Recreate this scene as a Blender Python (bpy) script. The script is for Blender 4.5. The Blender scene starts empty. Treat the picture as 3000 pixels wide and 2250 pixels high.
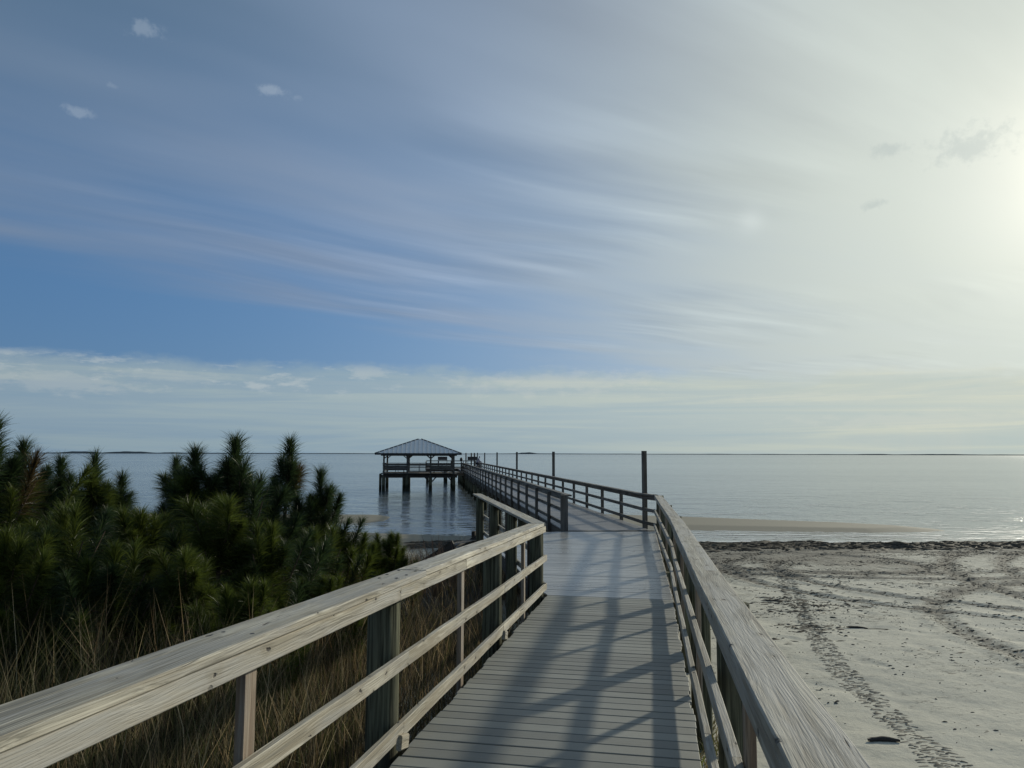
import bpy, bmesh, math, random
import numpy as np
from mathutils import Matrix, Vector

random.seed(7); rng = np.random.default_rng(11)
scene = bpy.context.scene
R = math.radians

# ------------------------------------------------------------------ camera
F = 740.0                                   # focal length in pixels of a 1024 px wide frame
PITCH = math.atan((453.3 - 384) / F); ROLL = R(.13); EYE = 1.6
cam_d = bpy.data.cameras.new('camera'); cam = bpy.data.objects.new('camera', cam_d)
scene.collection.objects.link(cam)
cam_d.sensor_width = 36.0; cam_d.lens = F / 1024 * 36; cam_d.clip_start = .05; cam_d.clip_end = 40000
cam.matrix_world = Matrix.Translation((0, 0, EYE)) @ Matrix.Rotation(R(90) + PITCH, 4, 'X') @ Matrix.Rotation(ROLL, 4, 'Z')
scene.camera = cam

# ------------------------------------------------------------------ sky and sun
SUN_AZ, SUN_EL = 40.5, 17.0
SUN = Vector((math.sin(R(SUN_AZ)) * math.cos(R(SUN_EL)), math.cos(R(SUN_AZ)) * math.cos(R(SUN_EL)), math.sin(R(SUN_EL))))
sl = bpy.data.lights.new('sun', 'SUN'); sl.energy = 3.0; sl.angle = R(1.8); sl.color = (1.0, .94, .77)
so = bpy.data.objects.new('sun', sl); scene.collection.objects.link(so)
so.rotation_mode = 'QUATERNION'; so.rotation_quaternion = SUN.to_track_quat('Z', 'Y'); so.location = SUN * 50

scene.view_settings.view_transform = 'Standard'; scene.view_settings.look = 'None'
scene.view_settings.exposure = 0.0; scene.view_settings.gamma = 1.0; scene.view_settings.use_curve_mapping = False
scene.render.engine = 'CYCLES'
scene.cycles.use_denoising = True; scene.cycles.max_bounces = 6; scene.cycles.transparent_max_bounces = 4
scene.cycles.use_adaptive_sampling = True

class NT:
    """small helper to write node trees as expressions"""
    def __init__(s, tree): s.t = tree; s.n = tree.nodes; s.l = tree.links
    def new(s, kind, **kw):
        nd = s.n.new(kind)
        for k, v in kw.items(): setattr(nd, k, v)
        return nd
    def put(s, sock, v):
        if v is None: return
        if hasattr(v, 'is_output'): s.l.new(v, sock)
        else:
            if isinstance(v, (tuple, list)) and len(v) == 3 and sock.type == 'RGBA': v = (*v, 1)
            sock.default_value = v
    def m(s, op, a, b=None, c=None, clamp=False):
        nd = s.new('ShaderNodeMath', operation=op, use_clamp=clamp)
        for i, v in enumerate((a, b, c)): s.put(nd.inputs[i], v)
        return nd.outputs[0]
    def vm(s, op, a, b=None, out=0):
        nd = s.new('ShaderNodeVectorMath', operation=op)
        s.put(nd.inputs[0], a)
        if b is not None: s.put(nd.inputs[1], b)
        return nd.outputs[out]
    def dot(s, a, b): return s.vm('DOT_PRODUCT', a, b, 'Value')
    def sep(s, v):
        nd = s.new('ShaderNodeSeparateXYZ'); s.put(nd.inputs[0], v); return nd.outputs
    def comb(s, x=0, y=0, z=0):
        nd = s.new('ShaderNodeCombineXYZ')
        for i, v in enumerate((x, y, z)): s.put(nd.inputs[i], v)
        return nd.outputs[0]
    def noise(s, vec, scale, detail=3, rough=.5, dist=0, out=0):
        nd = s.new('ShaderNodeTexNoise'); s.put(nd.inputs['Vector'], vec)
        for k, v in (('Scale', scale), ('Detail', detail), ('Roughness', rough), ('Distortion', dist)): s.put(nd.inputs[k], v)
        return nd.outputs[out]
    def voro(s, vec, scale, feature='F1', out='Distance', rnd=1.0):
        nd = s.new('ShaderNodeTexVoronoi', feature=feature); s.put(nd.inputs['Vector'], vec)
        nd.inputs['Scale'].default_value = scale; nd.inputs['Randomness'].default_value = rnd
        return nd.outputs[out]
    def rng(s, v, a, b, c=0.0, d=1.0, smooth=True):
        nd = s.new('ShaderNodeMapRange', interpolation_type='SMOOTHSTEP' if smooth else 'LINEAR')
        for i, q in enumerate((v, a, b, c, d)): s.put(nd.inputs[i], q)
        return nd.outputs[0]
    def mix(s, f, a, b, blend='MIX'):
        nd = s.new('ShaderNodeMix', data_type='RGBA', blend_type=blend)
        s.put(nd.inputs[0], f); s.put(nd.inputs[6], a); s.put(nd.inputs[7], b); return nd.outputs[2]
    def scale(s, col, f): 
        nd = s.new('ShaderNodeVectorMath', operation='SCALE'); s.put(nd.inputs[0], col); s.put(nd.inputs[3], f); return nd.outputs[0]
    def bump(s, h, strength, dist, normal=None):
        nd = s.new('ShaderNodeBump'); s.put(nd.inputs['Strength'], strength); s.put(nd.inputs['Distance'], dist)
        s.put(nd.inputs['Height'], h)
        if normal is not None: s.l.new(normal, nd.inputs['Normal'])
        return nd.outputs[0]

def pixel_dir(x, y):
    v = cam.matrix_world.to_3x3() @ Vector((x - 512, -(y - 384), -F)); return v.normalized()

world = bpy.data.worlds.new('World'); scene.world = world; world.use_nodes = True
w = NT(world.node_tree); w.n.clear()
geo = w.new('ShaderNodeTexCoord').outputs['Generated']
dirv = w.vm('NORMALIZE', geo)
dx, dy, dz = w.sep(dirv)
sky = w.new('ShaderNodeTexSky', sky_type='NISHITA', sun_disc=False)
sky.sun_elevation = R(SUN_EL); sky.sun_rotation = R(SUN_AZ); sky.altitude = 0; sky.air_density = 1.0; sky.dust_density = .6; sky.ozone_density = 2.5
STR = .1
def ramp_(nt, fac, stops, top):
    nd = nt.new('ShaderNodeValToRGB'); cr = nd.color_ramp; cr.interpolation = 'B_SPLINE'
    while len(cr.elements) < len(stops): cr.elements.new(.5)
    for e, (p, c) in zip(cr.elements, stops): e.position = p; e.color = (*[q / top for q in c], 1)
    nt.put(nd.inputs[0], fac); return nt.scale(nd.outputs[0], top)
zc = w.m('MAXIMUM', dz, .03)
pu = w.m('DIVIDE', dx, zc); pv = w.m('DIVIDE', dy, zc)           # where the ray meets a cloud deck of unit height
mu = w.m('MAXIMUM', w.dot(dirv, tuple(SUN)), 0.0)
ang = w.m('DIVIDE', w.m('MULTIPLY', w.m('ARCCOSINE', w.m('MINIMUM', mu, .99999)), 57.29578), 100.0)   # degrees from the sun / 100
elev = w.m('MULTIPLY', w.m('ARCSINE', dz), 57.29578)
az = w.m('MULTIPLY', w.m('ARCTAN2', dx, dy), 57.29578)
# cirrus veil drawn out into long fibres, ending at a far edge
al = w.m('ADD', w.m('MULTIPLY', pu, .80), w.m('MULTIPLY', pv, .60)); ac = w.m('SUBTRACT', w.m('MULTIPLY', pu, .60), w.m('MULTIPLY', pv, .80))
wob = w.noise(w.comb(w.m('MULTIPLY', al, .35), w.m('MULTIPLY', ac, .35), 12.0), 1.0, 1, .5)
ac2 = w.m('ADD', ac, w.m('MULTIPLY', w.m('SUBTRACT', wob, .5), .9))
fib1 = w.noise(w.comb(w.m('MULTIPLY', al, .40), w.m('MULTIPLY', ac2, 1.25), 0), 1.3, 3, .48, .15)
fib2 = w.noise(w.comb(w.m('MULTIPLY', al, .55), w.m('MULTIPLY', ac2, 3.4), 3.1), 1.4, 4, .5, .15)
fib3 = w.noise(w.comb(w.m('MULTIPLY', al, .22), w.m('MULTIPLY', ac, .6), 7.7), 1.1, 2, .5, .2)
gate = w.rng(w.noise(w.comb(w.m('MULTIPLY', pu, .55), w.m('MULTIPLY', pv, .45), 21.0), 1.0, 2, .5), .40, .62)   # where the fibres are combed out
gate = w.m('MULTIPLY', gate, w.rng(ang, .46, .74, 1.0, .25))
sd = w.m('DIVIDE', w.m('SUBTRACT', w.m('ADD', 6.75, w.m('MULTIPLY', pu, 1.24)), pv), 1.59)
sheet = w.rng(w.m('ADD', sd, w.m('MULTIPLY', w.m('SUBTRACT', fib1, .5), 1.5)), -.55, .75)
strk = w.rng(w.m('ADD', w.m('MULTIPLY', fib1, .48), w.m('ADD', w.m('MULTIPLY', w.m('ADD', .5, w.m('MULTIPLY', w.m('SUBTRACT', fib2, .5), gate)), .30), w.m('MULTIPLY', fib3, .30))), .37, .70)
sunny = w.rng(ang, .42, .10)                                        # the veil reads as solid towards the sun
dens = w.m('MULTIPLY', sheet, w.m('ADD', w.m('ADD', .20, w.m('MULTIPLY', sunny, .55)), w.m('MULTIPLY', strk, w.m('SUBTRACT', .76, w.m('MULTIPLY', sunny, .50)))))
low = w.m('MULTIPLY', w.rng(ang, .47, .13), .85)                    # and fills the gap under its edge on that side
dens = w.m('SUBTRACT', 1.0, w.m('MULTIPLY', w.m('SUBTRACT', 1.0, dens), w.m('SUBTRACT', 1.0, w.m('MULTIPLY', low, w.m('ADD', .62, w.m('MULTIPLY', strk, .38))))))
cl_col = ramp_(w, ang, [(0.0, (14, 13.6, 11.5)), (.06, (8.3, 8.7, 7.8)), (.12, (6.8, 7.35, 6.7)), (.22, (5.4, 6.0, 5.8)), (.31, (4.15, 4.95, 5.5)), (.42, (2.8, 3.65, 4.95)), (.58, (1.9, 2.65, 3.95)), (.80, (1.6, 2.3, 3.4)), (1.0, (2.3, 2.65, 3.1))], 14)  # last stop: unseen sky behind the camera, brightened and greyed to neutralise the fill
cl_col = w.mix(w.m('MULTIPLY', w.rng(elev, 16, 34), w.rng(ang, .40, .75)), cl_col, w.vm('MULTIPLY', cl_col, (.64, .74, .76)))
cl_col = w.scale(cl_col, w.m('ADD', 1.0, w.m('MULTIPLY', w.m('MULTIPLY', w.m('SUBTRACT', fib2, .5), w.m('MULTIPLY', gate, .75)), w.rng(ang, .10, .35, .25, 1))))
clear = ramp_(w, ang, [(0.0, (5.2, 6.0, 6.4)), (.25, (3.0, 4.1, 5.4)), (.45, (1.25, 2.55, 4.75)), (.62, (.72, 1.85, 3.85)), (.80, (.56, 1.62, 3.5)), (1.0, (.9, 1.6, 2.9))], 8)  # last stop, out of view, greyed likewise for the fill
clear = w.mix(w.rng(elev, 12, 34), clear, w.vm('MULTIPLY', clear, (1.05, .78, .60)))
clear = w.mix(.22, clear, sky.outputs[0])
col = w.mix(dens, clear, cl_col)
# low bank of old cloud and haze along the horizon
bw = w.noise(w.comb(w.m('MULTIPLY', az, .05), w.m('MULTIPLY', elev, .10), 1.3), 1.0, 5, .62)
bw2 = w.noise(w.comb(w.m('MULTIPLY', az, .35), w.m('MULTIPLY', elev, .8), 6.3), 1.0, 5, .62)
be = w.m('ADD', elev, w.m('ADD', w.m('MULTIPLY', w.m('SUBTRACT', bw, .5), 2.6), w.m('ADD', w.m('MULTIPLY', w.m('SUBTRACT', bw2, .5), 1.4), w.m('MULTIPLY', az, .022))))
bank = w.rng(be, 5.2, 6.5, 1, 0)
hz_col = ramp_(w, ang, [(0.0, (8, 8, 6.6)), (.12, (5.7, 6.2, 5.5)), (.25, (4.9, 5.6, 5.3)), (.42, (3.6, 4.55, 4.9)), (.60, (2.75, 3.75, 4.45)), (.85, (2.45, 3.35, 4.05)), (1.0, (2.4, 3.2, 3.9))], 8)
bstr = w.noise(w.comb(w.m('MULTIPLY', az, .035), w.m('MULTIPLY', elev, .75), 9.3), 1.2, 5, .58, .6)
hz_col = w.mix(w.rng(bstr, .46, .66, 0, .85), hz_col, w.vm('MULTIPLY', hz_col, (1.24, 1.15, 1.02)))
hz_col = w.mix(w.rng(bstr, .46, .32, 0, .6), hz_col, w.vm('MULTIPLY', hz_col, (.86, .93, .99)))
hz_col = w.mix(w.rng(elev, .2, 3.4), w.vm('MULTIPLY', hz_col, (.86, .90, .94)), hz_col)
col = w.mix(w.m('MULTIPLY', bank, .88), col, hz_col)
# puffs riding on the bank
pn = w.noise(w.comb(w.m('MULTIPLY', az, .24), w.m('MULTIPLY', elev, .85), 4.0), 1.0, 6, .64)
pz = w.noise(w.comb(w.m('MULTIPLY', az, .05), 0, 2.0), 1.0, 2, .5)
pm = w.m('MULTIPLY', w.rng(w.m('ADD', pn, w.m('MULTIPLY', w.m('SUBTRACT', pz, .5), .35)), .53, .66), w.m('MULTIPLY', w.rng(elev, 3.9, 4.8), w.rng(elev, 7.0, 6.0)))
pm = w.m('MULTIPLY', pm, w.rng(ang, .32, .6, .15, 1))
col = w.mix(w.m('MULTIPLY', pm, .62), col, (4.6, 5.2, 5.4))
# a few small scraps of cumulus
scr = w.m('MULTIPLY', w.m('SUBTRACT', w.noise(dirv, 75, 4, .6), .5), 2.6)
for (px_, py_, rad, br) in ((150, 31, .75, .8), (272, 91, .62, 1), (295, 97, .36, .7), (81, 113, .6, .8), (112, 86, .3, .4), (970, 145, 1.8, -1), (890, 149, .9, -1), (872, 206, .6, -1)):
    pd = pixel_dir(px_, py_)
    off = w.vm('SUBTRACT', dirv, tuple(pd))
    ox, oy, oz = w.sep(off)
    hx = w.m('SUBTRACT', w.m('MULTIPLY', ox, pd.y), w.m('MULTIPLY', oy, pd.x))   # sideways
    rr = w.m('SQRT', w.m('ADD', w.m('POWER', w.m('MULTIPLY', hx, .62), 2.0), w.m('POWER', w.m('MULTIPLY', oz, 1.35), 2.0)))
    s_ = w.rng(w.m('ADD', w.m('DIVIDE', rr, R(rad)), scr), 1.0, .05)
    if br > 0: col = w.mix(w.m('MULTIPLY', s_, .30 * br), col, (4.8, 5.6, 6.4))
    else: col = w.mix(w.m('MULTIPLY', s_, .32), col, (4.0, 4.7, 4.75))
# parhelion: the faint sundog 22 degrees beside the sun
sd_dir = Vector((math.sin(R(SUN_AZ - 22.2)) * math.cos(R(SUN_EL)), math.cos(R(SUN_AZ - 22.2)) * math.cos(R(SUN_EL)), math.sin(R(SUN_EL))))
dog = w.m('POWER', w.m('MAXIMUM', w.dot(dirv, tuple(sd_dir)), 0), 9000.0)
col = w.vm('ADD', col, w.scale((.7, .7, .68), dog))
# long low cloud banks with ragged tops
lown = w.m('SUBTRACT', w.noise(w.comb(w.m('MULTIPLY', az, .55), w.m('MULTIPLY', elev, 1.5), 31.0), 1.0, 6, .62), .5)
for (px_, py_, rx_, ry_, amt) in ((560, 383, 9.0, 1.05, .55), (60, 381, 6.0, .95, .5), (170, 377, 5.0, .6, .35), (820, 397, 9.0, .45, .35), (930, 420, 9.0, .8, .4)):
    pd = pixel_dir(px_, py_); az_c = math.degrees(math.atan2(pd.x, pd.y)); el_c = math.degrees(math.asin(pd.z))
    rr = w.m('SQRT', w.m('ADD', w.m('POWER', w.m('DIVIDE', w.m('SUBTRACT', az, az_c), rx_), 2.0), w.m('POWER', w.m('DIVIDE', w.m('SUBTRACT', elev, el_c), ry_), 2.0)))
    s_ = w.rng(w.m('ADD', rr, w.m('MULTIPLY', lown, 3.2)), 1.05, .25)
    col = w.mix(w.m('MULTIPLY', s_, amt), col, w.vm('ADD', w.vm('MULTIPLY', col, (.75, .75, .72)), (2.0, 1.9, 1.75)))
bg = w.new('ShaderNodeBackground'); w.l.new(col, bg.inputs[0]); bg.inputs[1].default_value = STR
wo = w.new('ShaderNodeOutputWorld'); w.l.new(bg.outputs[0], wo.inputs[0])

# ------------------------------------------------------------------ materials
MATS = {}
def mat(name):
    m = bpy.data.materials.new(name); m.use_nodes = True; t = NT(m.node_tree); t.n.clear()
    b = t.new('ShaderNodeBsdfPrincipled'); o = t.new('ShaderNodeOutputMaterial'); t.l.new(b.outputs[0], o.inputs[0])
    MATS[name] = m; return m, t, b, o

def wood(name, light, dark, grey, knots=True, rough=.75, grain=1.0, island=False, bump=.5, warp_=.11, ring=.5):
    m, t, b, o = mat(name)
    co = t.new('ShaderNodeTexCoord').outputs['Object']
    rnd = t.new('ShaderNodeNewGeometry').outputs['Random Per Island'] if island else t.new('ShaderNodeObjectInfo').outputs['Random']
    off = t.comb(t.m('MULTIPLY', rnd, 71.3), t.m('MULTIPLY', rnd, 17.9), t.m('MULTIPLY', rnd, 39.1))
    v = t.vm('ADD', co, off)
    x, y, z = t.sep(v)
    warp = t.noise(t.comb(t.m('MULTIPLY', x, 1.1), t.m('MULTIPLY', y, 5), t.m('MULTIPLY', z, 5)), 1.0, 2, .5)
    yy = t.m('ADD', y, t.m('MULTIPLY', t.m('SUBTRACT', warp, .5), warp_)); zz = t.m('ADD', z, t.m('MULTIPLY', t.m('SUBTRACT', warp, .5), warp_))
    g1 = t.noise(t.comb(t.m('MULTIPLY', x, .9), t.m('MULTIPLY', yy, 25 * grain), t.m('MULTIPLY', zz, 25 * grain)), 1.0, 5, .66, .35)
    g2 = t.noise(t.comb(t.m('MULTIPLY', x, 2.2), t.m('MULTIPLY', yy, 120 * grain), t.m('MULTIPLY', zz, 120 * grain)), 1.0, 3, .6)
    big = t.noise(t.comb(t.m('MULTIPLY', x, .9), t.m('MULTIPLY', y, 9), t.m('MULTIPLY', z, 9)), 1.0, 4, .6, .4)
    c = t.mix(t.rng(g1, .40, .66), dark, light)
    c = t.mix(t.rng(big, .42, .60, 0, .85), c, grey)
    c = t.mix(t.rng(g2, .40, .62, .30, 0), c, dark)
    c = t.mix(t.m('MULTIPLY', t.rng(g1, .36, .28), .55), c, t.scale(dark, .45))
    c = t.scale(c, t.m('ADD', .82, t.m('MULTIPLY', rnd, .34)))
    stk = t.noise(t.comb(t.m('MULTIPLY', x, .7), t.m('MULTIPLY', yy, 42 * grain), t.m('MULTIPLY', zz, 42 * grain)), 1.0, 4, .6, .5)
    pat = t.noise(t.comb(t.m('MULTIPLY', x, 1.4), t.m('MULTIPLY', y, 3), t.m('MULTIPLY', z, 3)), 1.0, 3, .6)
    c = t.mix(t.m('MULTIPLY', t.rng(stk, .51, .62), t.rng(pat, .40, .60, .08, .9)), c, t.vm('MULTIPLY', dark, (.62, .66, .72)))
    w2 = t.noise(t.comb(t.m('MULTIPLY', x, .8), t.m('MULTIPLY', y, 4), t.m('MULTIPLY', z, 4)), 1.0, 2, .5)
    rg = t.m('FRACT', t.m('ADD', t.m('MULTIPLY', t.m('ADD', y, z), 74 * grain), t.m('MULTIPLY', w2, 13)))
    rg = t.m('MULTIPLY', t.rng(rg, .45, .97), t.rng(rg, 1.0, .97))
    c = t.mix(t.m('MULTIPLY', rg, t.rng(pat, .42, .62, .04, ring)), c, t.scale(dark, .62))
    crk = t.m('MULTIPLY', t.rng(stk, .33, .28), t.rng(pat, .5, .58))
    c = t.mix(crk, c, (.05, .043, .036))
    h = t.m('SUBTRACT', t.m('ADD', g1, t.m('MULTIPLY', g2, .5)), t.m('ADD', crk, t.m('MULTIPLY', rg, .3 * ring)))
    if knots:
        kv = t.comb(t.m('MULTIPLY', x, 5.2), t.m('MULTIPLY', t.m('ADD', y, z), 10), 0)
        kv = t.vm('ADD', kv, t.scale(t.noise(v, 14, 3, .6, 0, 1), .42))
        nd = t.new('ShaderNodeTexVoronoi', feature='F1', voronoi_dimensions='2D'); t.l.new(kv, nd.inputs['Vector']); nd.inputs['Scale'].default_value = 1.0
        pick = t.rng(t.sep(nd.outputs['Color'])[0], .74, .76)
        ks = t.m('ADD', .05, t.m('MULTIPLY', t.sep(nd.outputs['Color'])[1], .10))
        k = t.m('MULTIPLY', t.rng(nd.outputs['Distance'], ks, t.m('MULTIPLY', ks, .45)), pick)
        halo = t.m('MULTIPLY', t.rng(nd.outputs['Distance'], .42, .10), pick)
        c = t.mix(t.m('MULTIPLY', halo, .5), c, t.scale(dark, .7))
        c = t.mix(t.m('MULTIPLY', k, .88), c, (.030, .026, .026))
        h = t.m('SUBTRACT', h, t.m('MULTIPLY', k, .8))
    t.l.new(c, b.inputs['Base Color']); b.inputs['Roughness'].default_value = rough; b.inputs['Specular IOR Level'].default_value = .35
    t.l.new(t.bump(h, bump, .006), b.inputs['Normal'])
    return m

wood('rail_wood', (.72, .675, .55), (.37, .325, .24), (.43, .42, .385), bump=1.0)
wood('grey_rail_wood', (.53, .50, .415), (.27, .245, .195), (.43, .42, .385), bump=.9, warp_=.06, ring=.34)  # greyer, more weathered rail timber
wood('pier_wood', (.165, .15, .125), (.08, .07, .056), (.20, .195, .185), knots=False)
wood('stud_wood', (.44, .36, .27), (.22, .16, .11), (.34, .31, .27), knots=False)
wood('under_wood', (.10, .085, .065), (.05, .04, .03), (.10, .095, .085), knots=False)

def pile_mat():
    m, t, b, o = mat('pile_wood')
    co = t.new('ShaderNodeTexCoord').outputs['Object']; rnd = t.new('ShaderNodeObjectInfo').outputs['Random']
    x, y, z = t.sep(t.vm('ADD', co, t.comb(t.m('MULTIPLY', rnd, 31), t.m('MULTIPLY', rnd, 13), t.m('MULTIPLY', rnd, 57))))
    g = t.noise(t.comb(t.m('MULTIPLY', x, 42), t.m('MULTIPLY', y, 42), t.m('MULTIPLY', z, 1.3)), 1.0, 5, .6, .4)
    big = t.noise(t.comb(t.m('MULTIPLY', x, 6), t.m('MULTIPLY', y, 6), t.m('MULTIPLY', z, 1.6)), 1.0, 3, .55)
    c = t.mix(t.rng(g, .36, .66), (.040, .042, .028), (.20, .20, .135))
    c = t.mix(t.rng(big, .42, .7, 0, .6), c, (.09, .088, .068))
    wz = t.sep(t.new('ShaderNodeNewGeometry').outputs['Position'])[2]
    c = t.mix(t.m('MULTIPLY', t.rng(t.m('ADD', wz, t.m('MULTIPLY', t.m('SUBTRACT', big, .5), .5)), -1.45, -1.75), .85), c, (.022, .024, .015))
    t.l.new(c, b.inputs['Base Color']); b.inputs['Roughness'].default_value = .95; b.inputs['Specular IOR Level'].default_value = .08
    t.l.new(t.bump(g, .8, .01), b.inputs['Normal'])
pile_mat()

def deck_mat(name, c1, c2, rough, island=False):
    m, t, b, o = mat(name)
    co = t.new('ShaderNodeTexCoord').outputs['Object']
    pos = t.new('ShaderNodeNewGeometry').outputs['Position']
    rnd = t.new('ShaderNodeNewGeometry').outputs['Random Per Island'] if island else t.new('ShaderNodeObjectInfo').outputs['Random']
    x, y, z = t.sep(t.vm('ADD', co, t.comb(t.m('MULTIPLY', rnd, 31), t.m('MULTIPLY', rnd, 13), 0)))
    g = t.noise(t.comb(t.m('MULTIPLY', x, 2.0), t.m('MULTIPLY', y, 55), t.m('MULTIPLY', z, 55)), 1.0, 4, .6)
    sp = t.noise(t.comb(x, y, z), 260, 2, .5)
    wear = t.noise(pos, 1.1, 4, .6)
    c = t.mix(g, c1, c2)
    c = t.mix(t.rng(wear, .35, .7, 0, .5), c, t.scale(c2, 1.12))
    c = t.scale(c, t.m('ADD', .80, t.m('ADD', t.m('MULTIPLY', rnd, .34), t.m('MULTIPLY', t.m('SUBTRACT', sp, .5), .35))))
    t.l.new(c, b.inputs['Base Color'])
    t.l.new(t.m('ADD', rough, t.m('MULTIPLY', t.m('SUBTRACT', wear, .5), .2)), b.inputs['Roughness'])
    b.inputs['Specular IOR Level'].default_value = .5
    t.l.new(t.bump(t.m('ADD', g, t.m('MULTIPLY', sp, .3)), .35, .003), b.inputs['Normal'])
deck_mat('ramp_deck', (.190, .190, .165), (.255, .255, .225), .60)
deck_mat('platform_deck', (.325, .315, .29), (.42, .41, .38), .30)
deck_mat('pier_deck', (.20, .195, .19), (.27, .265, .26), .48, True)

def simple(name, c, rough=.7, metal=0, var=.25, sc=8.0):
    m, t, b, o = mat(name)
    co = t.new('ShaderNodeTexCoord').outputs['Object']
    n = t.noise(co, sc, 4, .6)
    t.l.new(t.scale(c, t.m('ADD', 1 - var, t.m('MULTIPLY', n, 2 * var))), b.inputs['Base Color'])
    b.inputs['Roughness'].default_value = rough; b.inputs['Metallic'].default_value = metal
    return m
simple('roof_metal', (.82, .82, .79), .6, 0, .08, 1.5)
simple('roof_rib', (.60, .61, .60), .6, 0, .08, 1.5)
simple('dark_trim', (.035, .035, .035), .6)
simple('bark', (.11, .075, .05), .9, 0, .4, 30)
simple('sign_board', (.07, .055, .05), .6)
simple('jacket', (.42, .40, .46), .8)
simple('trousers', (.05, .055, .08), .8)
simple('skin', (.42, .27, .20), .6)
simple('hair', (.03, .022, .018), .6)
simple('driftwood', (.045, .04, .035), .85, 0, .4, 20)
simple('twig', (.26, .17, .11), .9, 0, .4, 10)
simple('island_land', (.22, .235, .23), .9, 0, .3, .02)  # pale tone: distance haze is put into the land colour

def leafy(name, attr, trans=.35, rough=.5):
    m, t, b, o = mat(name)
    a = t.new('ShaderNodeAttribute', attribute_name=attr).outputs['Color']
    t.l.new(a, b.inputs['Base Color']); b.inputs['Roughness'].default_value = rough; b.inputs['Specular IOR Level'].default_value = .3
    tr = t.new('ShaderNodeBsdfTranslucent'); t.l.new(t.scale(a, 1.3), tr.inputs[0])
    mx = t.new('ShaderNodeMixShader'); mx.inputs[0].default_value = trans
    t.l.new(b.outputs[0], mx.inputs[1]); t.l.new(tr.outputs[0], mx.inputs[2]); t.l.new(mx.outputs[0], o.inputs[0])
leafy('needles', 'tint', .35, .45); leafy('grass_blade', 'tint', .3, .7); leafy('wrack', 'tint', .1, .8)

def sand_mat():
    m, t, b, o = mat('sand')
    pos = t.new('ShaderNodeNewGeometry').outputs['Position']
    a = t.new('ShaderNodeAttribute', attribute_name='ground')
    deb, wet, soil = t.sep(a.outputs['Vector'])
    x, y, z = t.sep(pos)
    n1 = t.noise(pos, 1.4, 5, .6); n2 = t.noise(pos, 14, 5, .65); n3 = t.noise(pos, 120, 3, .6)
    st = t.noise(t.comb(t.m('MULTIPLY', x, 5), t.m('MULTIPLY', y, 9), z), 1.0, 6, .66, .6)
    st2 = t.noise(t.comb(t.m('MULTIPLY', x, 22), t.m('MULTIPLY', y, 34), z), 1.0, 4, .65, .4)
    c = t.mix(n1, (.52, .495, .40), (.61, .585, .485))
    c = t.mix(t.rng(n2, .40, .7, 0, .30), c, (.36, .335, .28))
    c = t.mix(t.rng(n3, .5, .8, 0, .25), c, (.30, .28, .24))
    d = t.rng(t.m('ADD', t.m('MULTIPLY', st, .62), t.m('ADD', t.m('MULTIPLY', st2, .38), t.m('MULTIPLY', deb, .36))), .575, .72)
    c = t.mix(t.m('MULTIPLY', d, .80), c, (.095, .085, .068))
    c = t.mix(wet, c, (.25, .23, .175))
    sc_ = t.mix(n2, (.03, .024, .017), (.085, .066, .045))
    c = t.mix(soil, c, sc_)
    t.l.new(c, b.inputs['Base Color'])
    t.l.new(t.m('SUBTRACT', .92, t.m('MULTIPLY', wet, .12)), b.inputs['Roughness']); b.inputs['Specular IOR Level'].default_value = .25
    h = t.m('ADD', t.m('MULTIPLY', n2, 1.0), t.m('ADD', t.m('MULTIPLY', n3, .25), t.m('MULTIPLY', d, .5)))
    dry = t.m('SUBTRACT', 1.0, t.m('MULTIPLY', wet, .85))
    t.l.new(t.bump(h, t.m('MULTIPLY', dry, .4), .03), b.inputs['Normal'])
sand_mat()

def water_mat():
    m, t, b, o = mat('sea_water')
    pos = t.new('ShaderNodeNewGeometry').outputs['Position']
    x, y, z = t.sep(pos)
    rip = t.noise(t.comb(t.m('MULTIPLY', x, 1.5), t.m('MULTIPLY', y, 2.6), 0), 1.0, 4, .6, .4)
    rip2 = t.noise(t.comb(t.m('MULTIPLY', x, .35), t.m('MULTIPLY', y, .8), 5), 1.0, 3, .55, .3)
    swell = t.noise(t.comb(t.m('MULTIPLY', x, .02), t.m('MULTIPLY', y, .09), 2), 1.0, 3, .5)
    slick = t.noise(t.comb(t.m('MULTIPLY', x, .0016), t.m('MULTIPLY', y, .012), 8), 1.0, 4, .55, .3)
    near = t.rng(y, 30, 60, 1, 0)
    st = t.m('MULTIPLY', t.rng(slick, .35, .68, .35, 1.0), t.rng(y, 34, 46, .55, 1.0))
    h = t.m('ADD', t.m('MULTIPLY', rip, .11), t.m('ADD', t.m('MULTIPLY', rip2, .26), t.m('MULTIPLY', swell, .25)))
    mid = t.noise(t.comb(t.m('MULTIPLY', x, .22), t.m('MULTIPLY', y, .30), 11), 1.0, 4, .6, .5)
    h = t.m('ADD', h, t.m('MULTIPLY', mid, t.rng(y, 40, 260, .95, .4)))
    t.l.new(t.bump(h, t.m('MULTIPLY', st, .55), 1.0), b.inputs['Normal'])
    shal = t.rng(y, 30, 52, 1, 0)
    c = t.mix(shal, (.14, .168, .18), (.25, .245, .215))
    t.l.new(c, b.inputs['Base Color'])
    t.l.new(t.rng(y, 60, 1500, .10, .16), b.inputs['Roughness']); b.inputs['IOR'].default_value = 1.333
water_mat()
def foam_mat():
    m, t, b, o = mat('foam')
    b.inputs['Base Color'].default_value = (.72, .74, .72, 1); b.inputs['Roughness'].default_value = .6
foam_mat()

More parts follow.
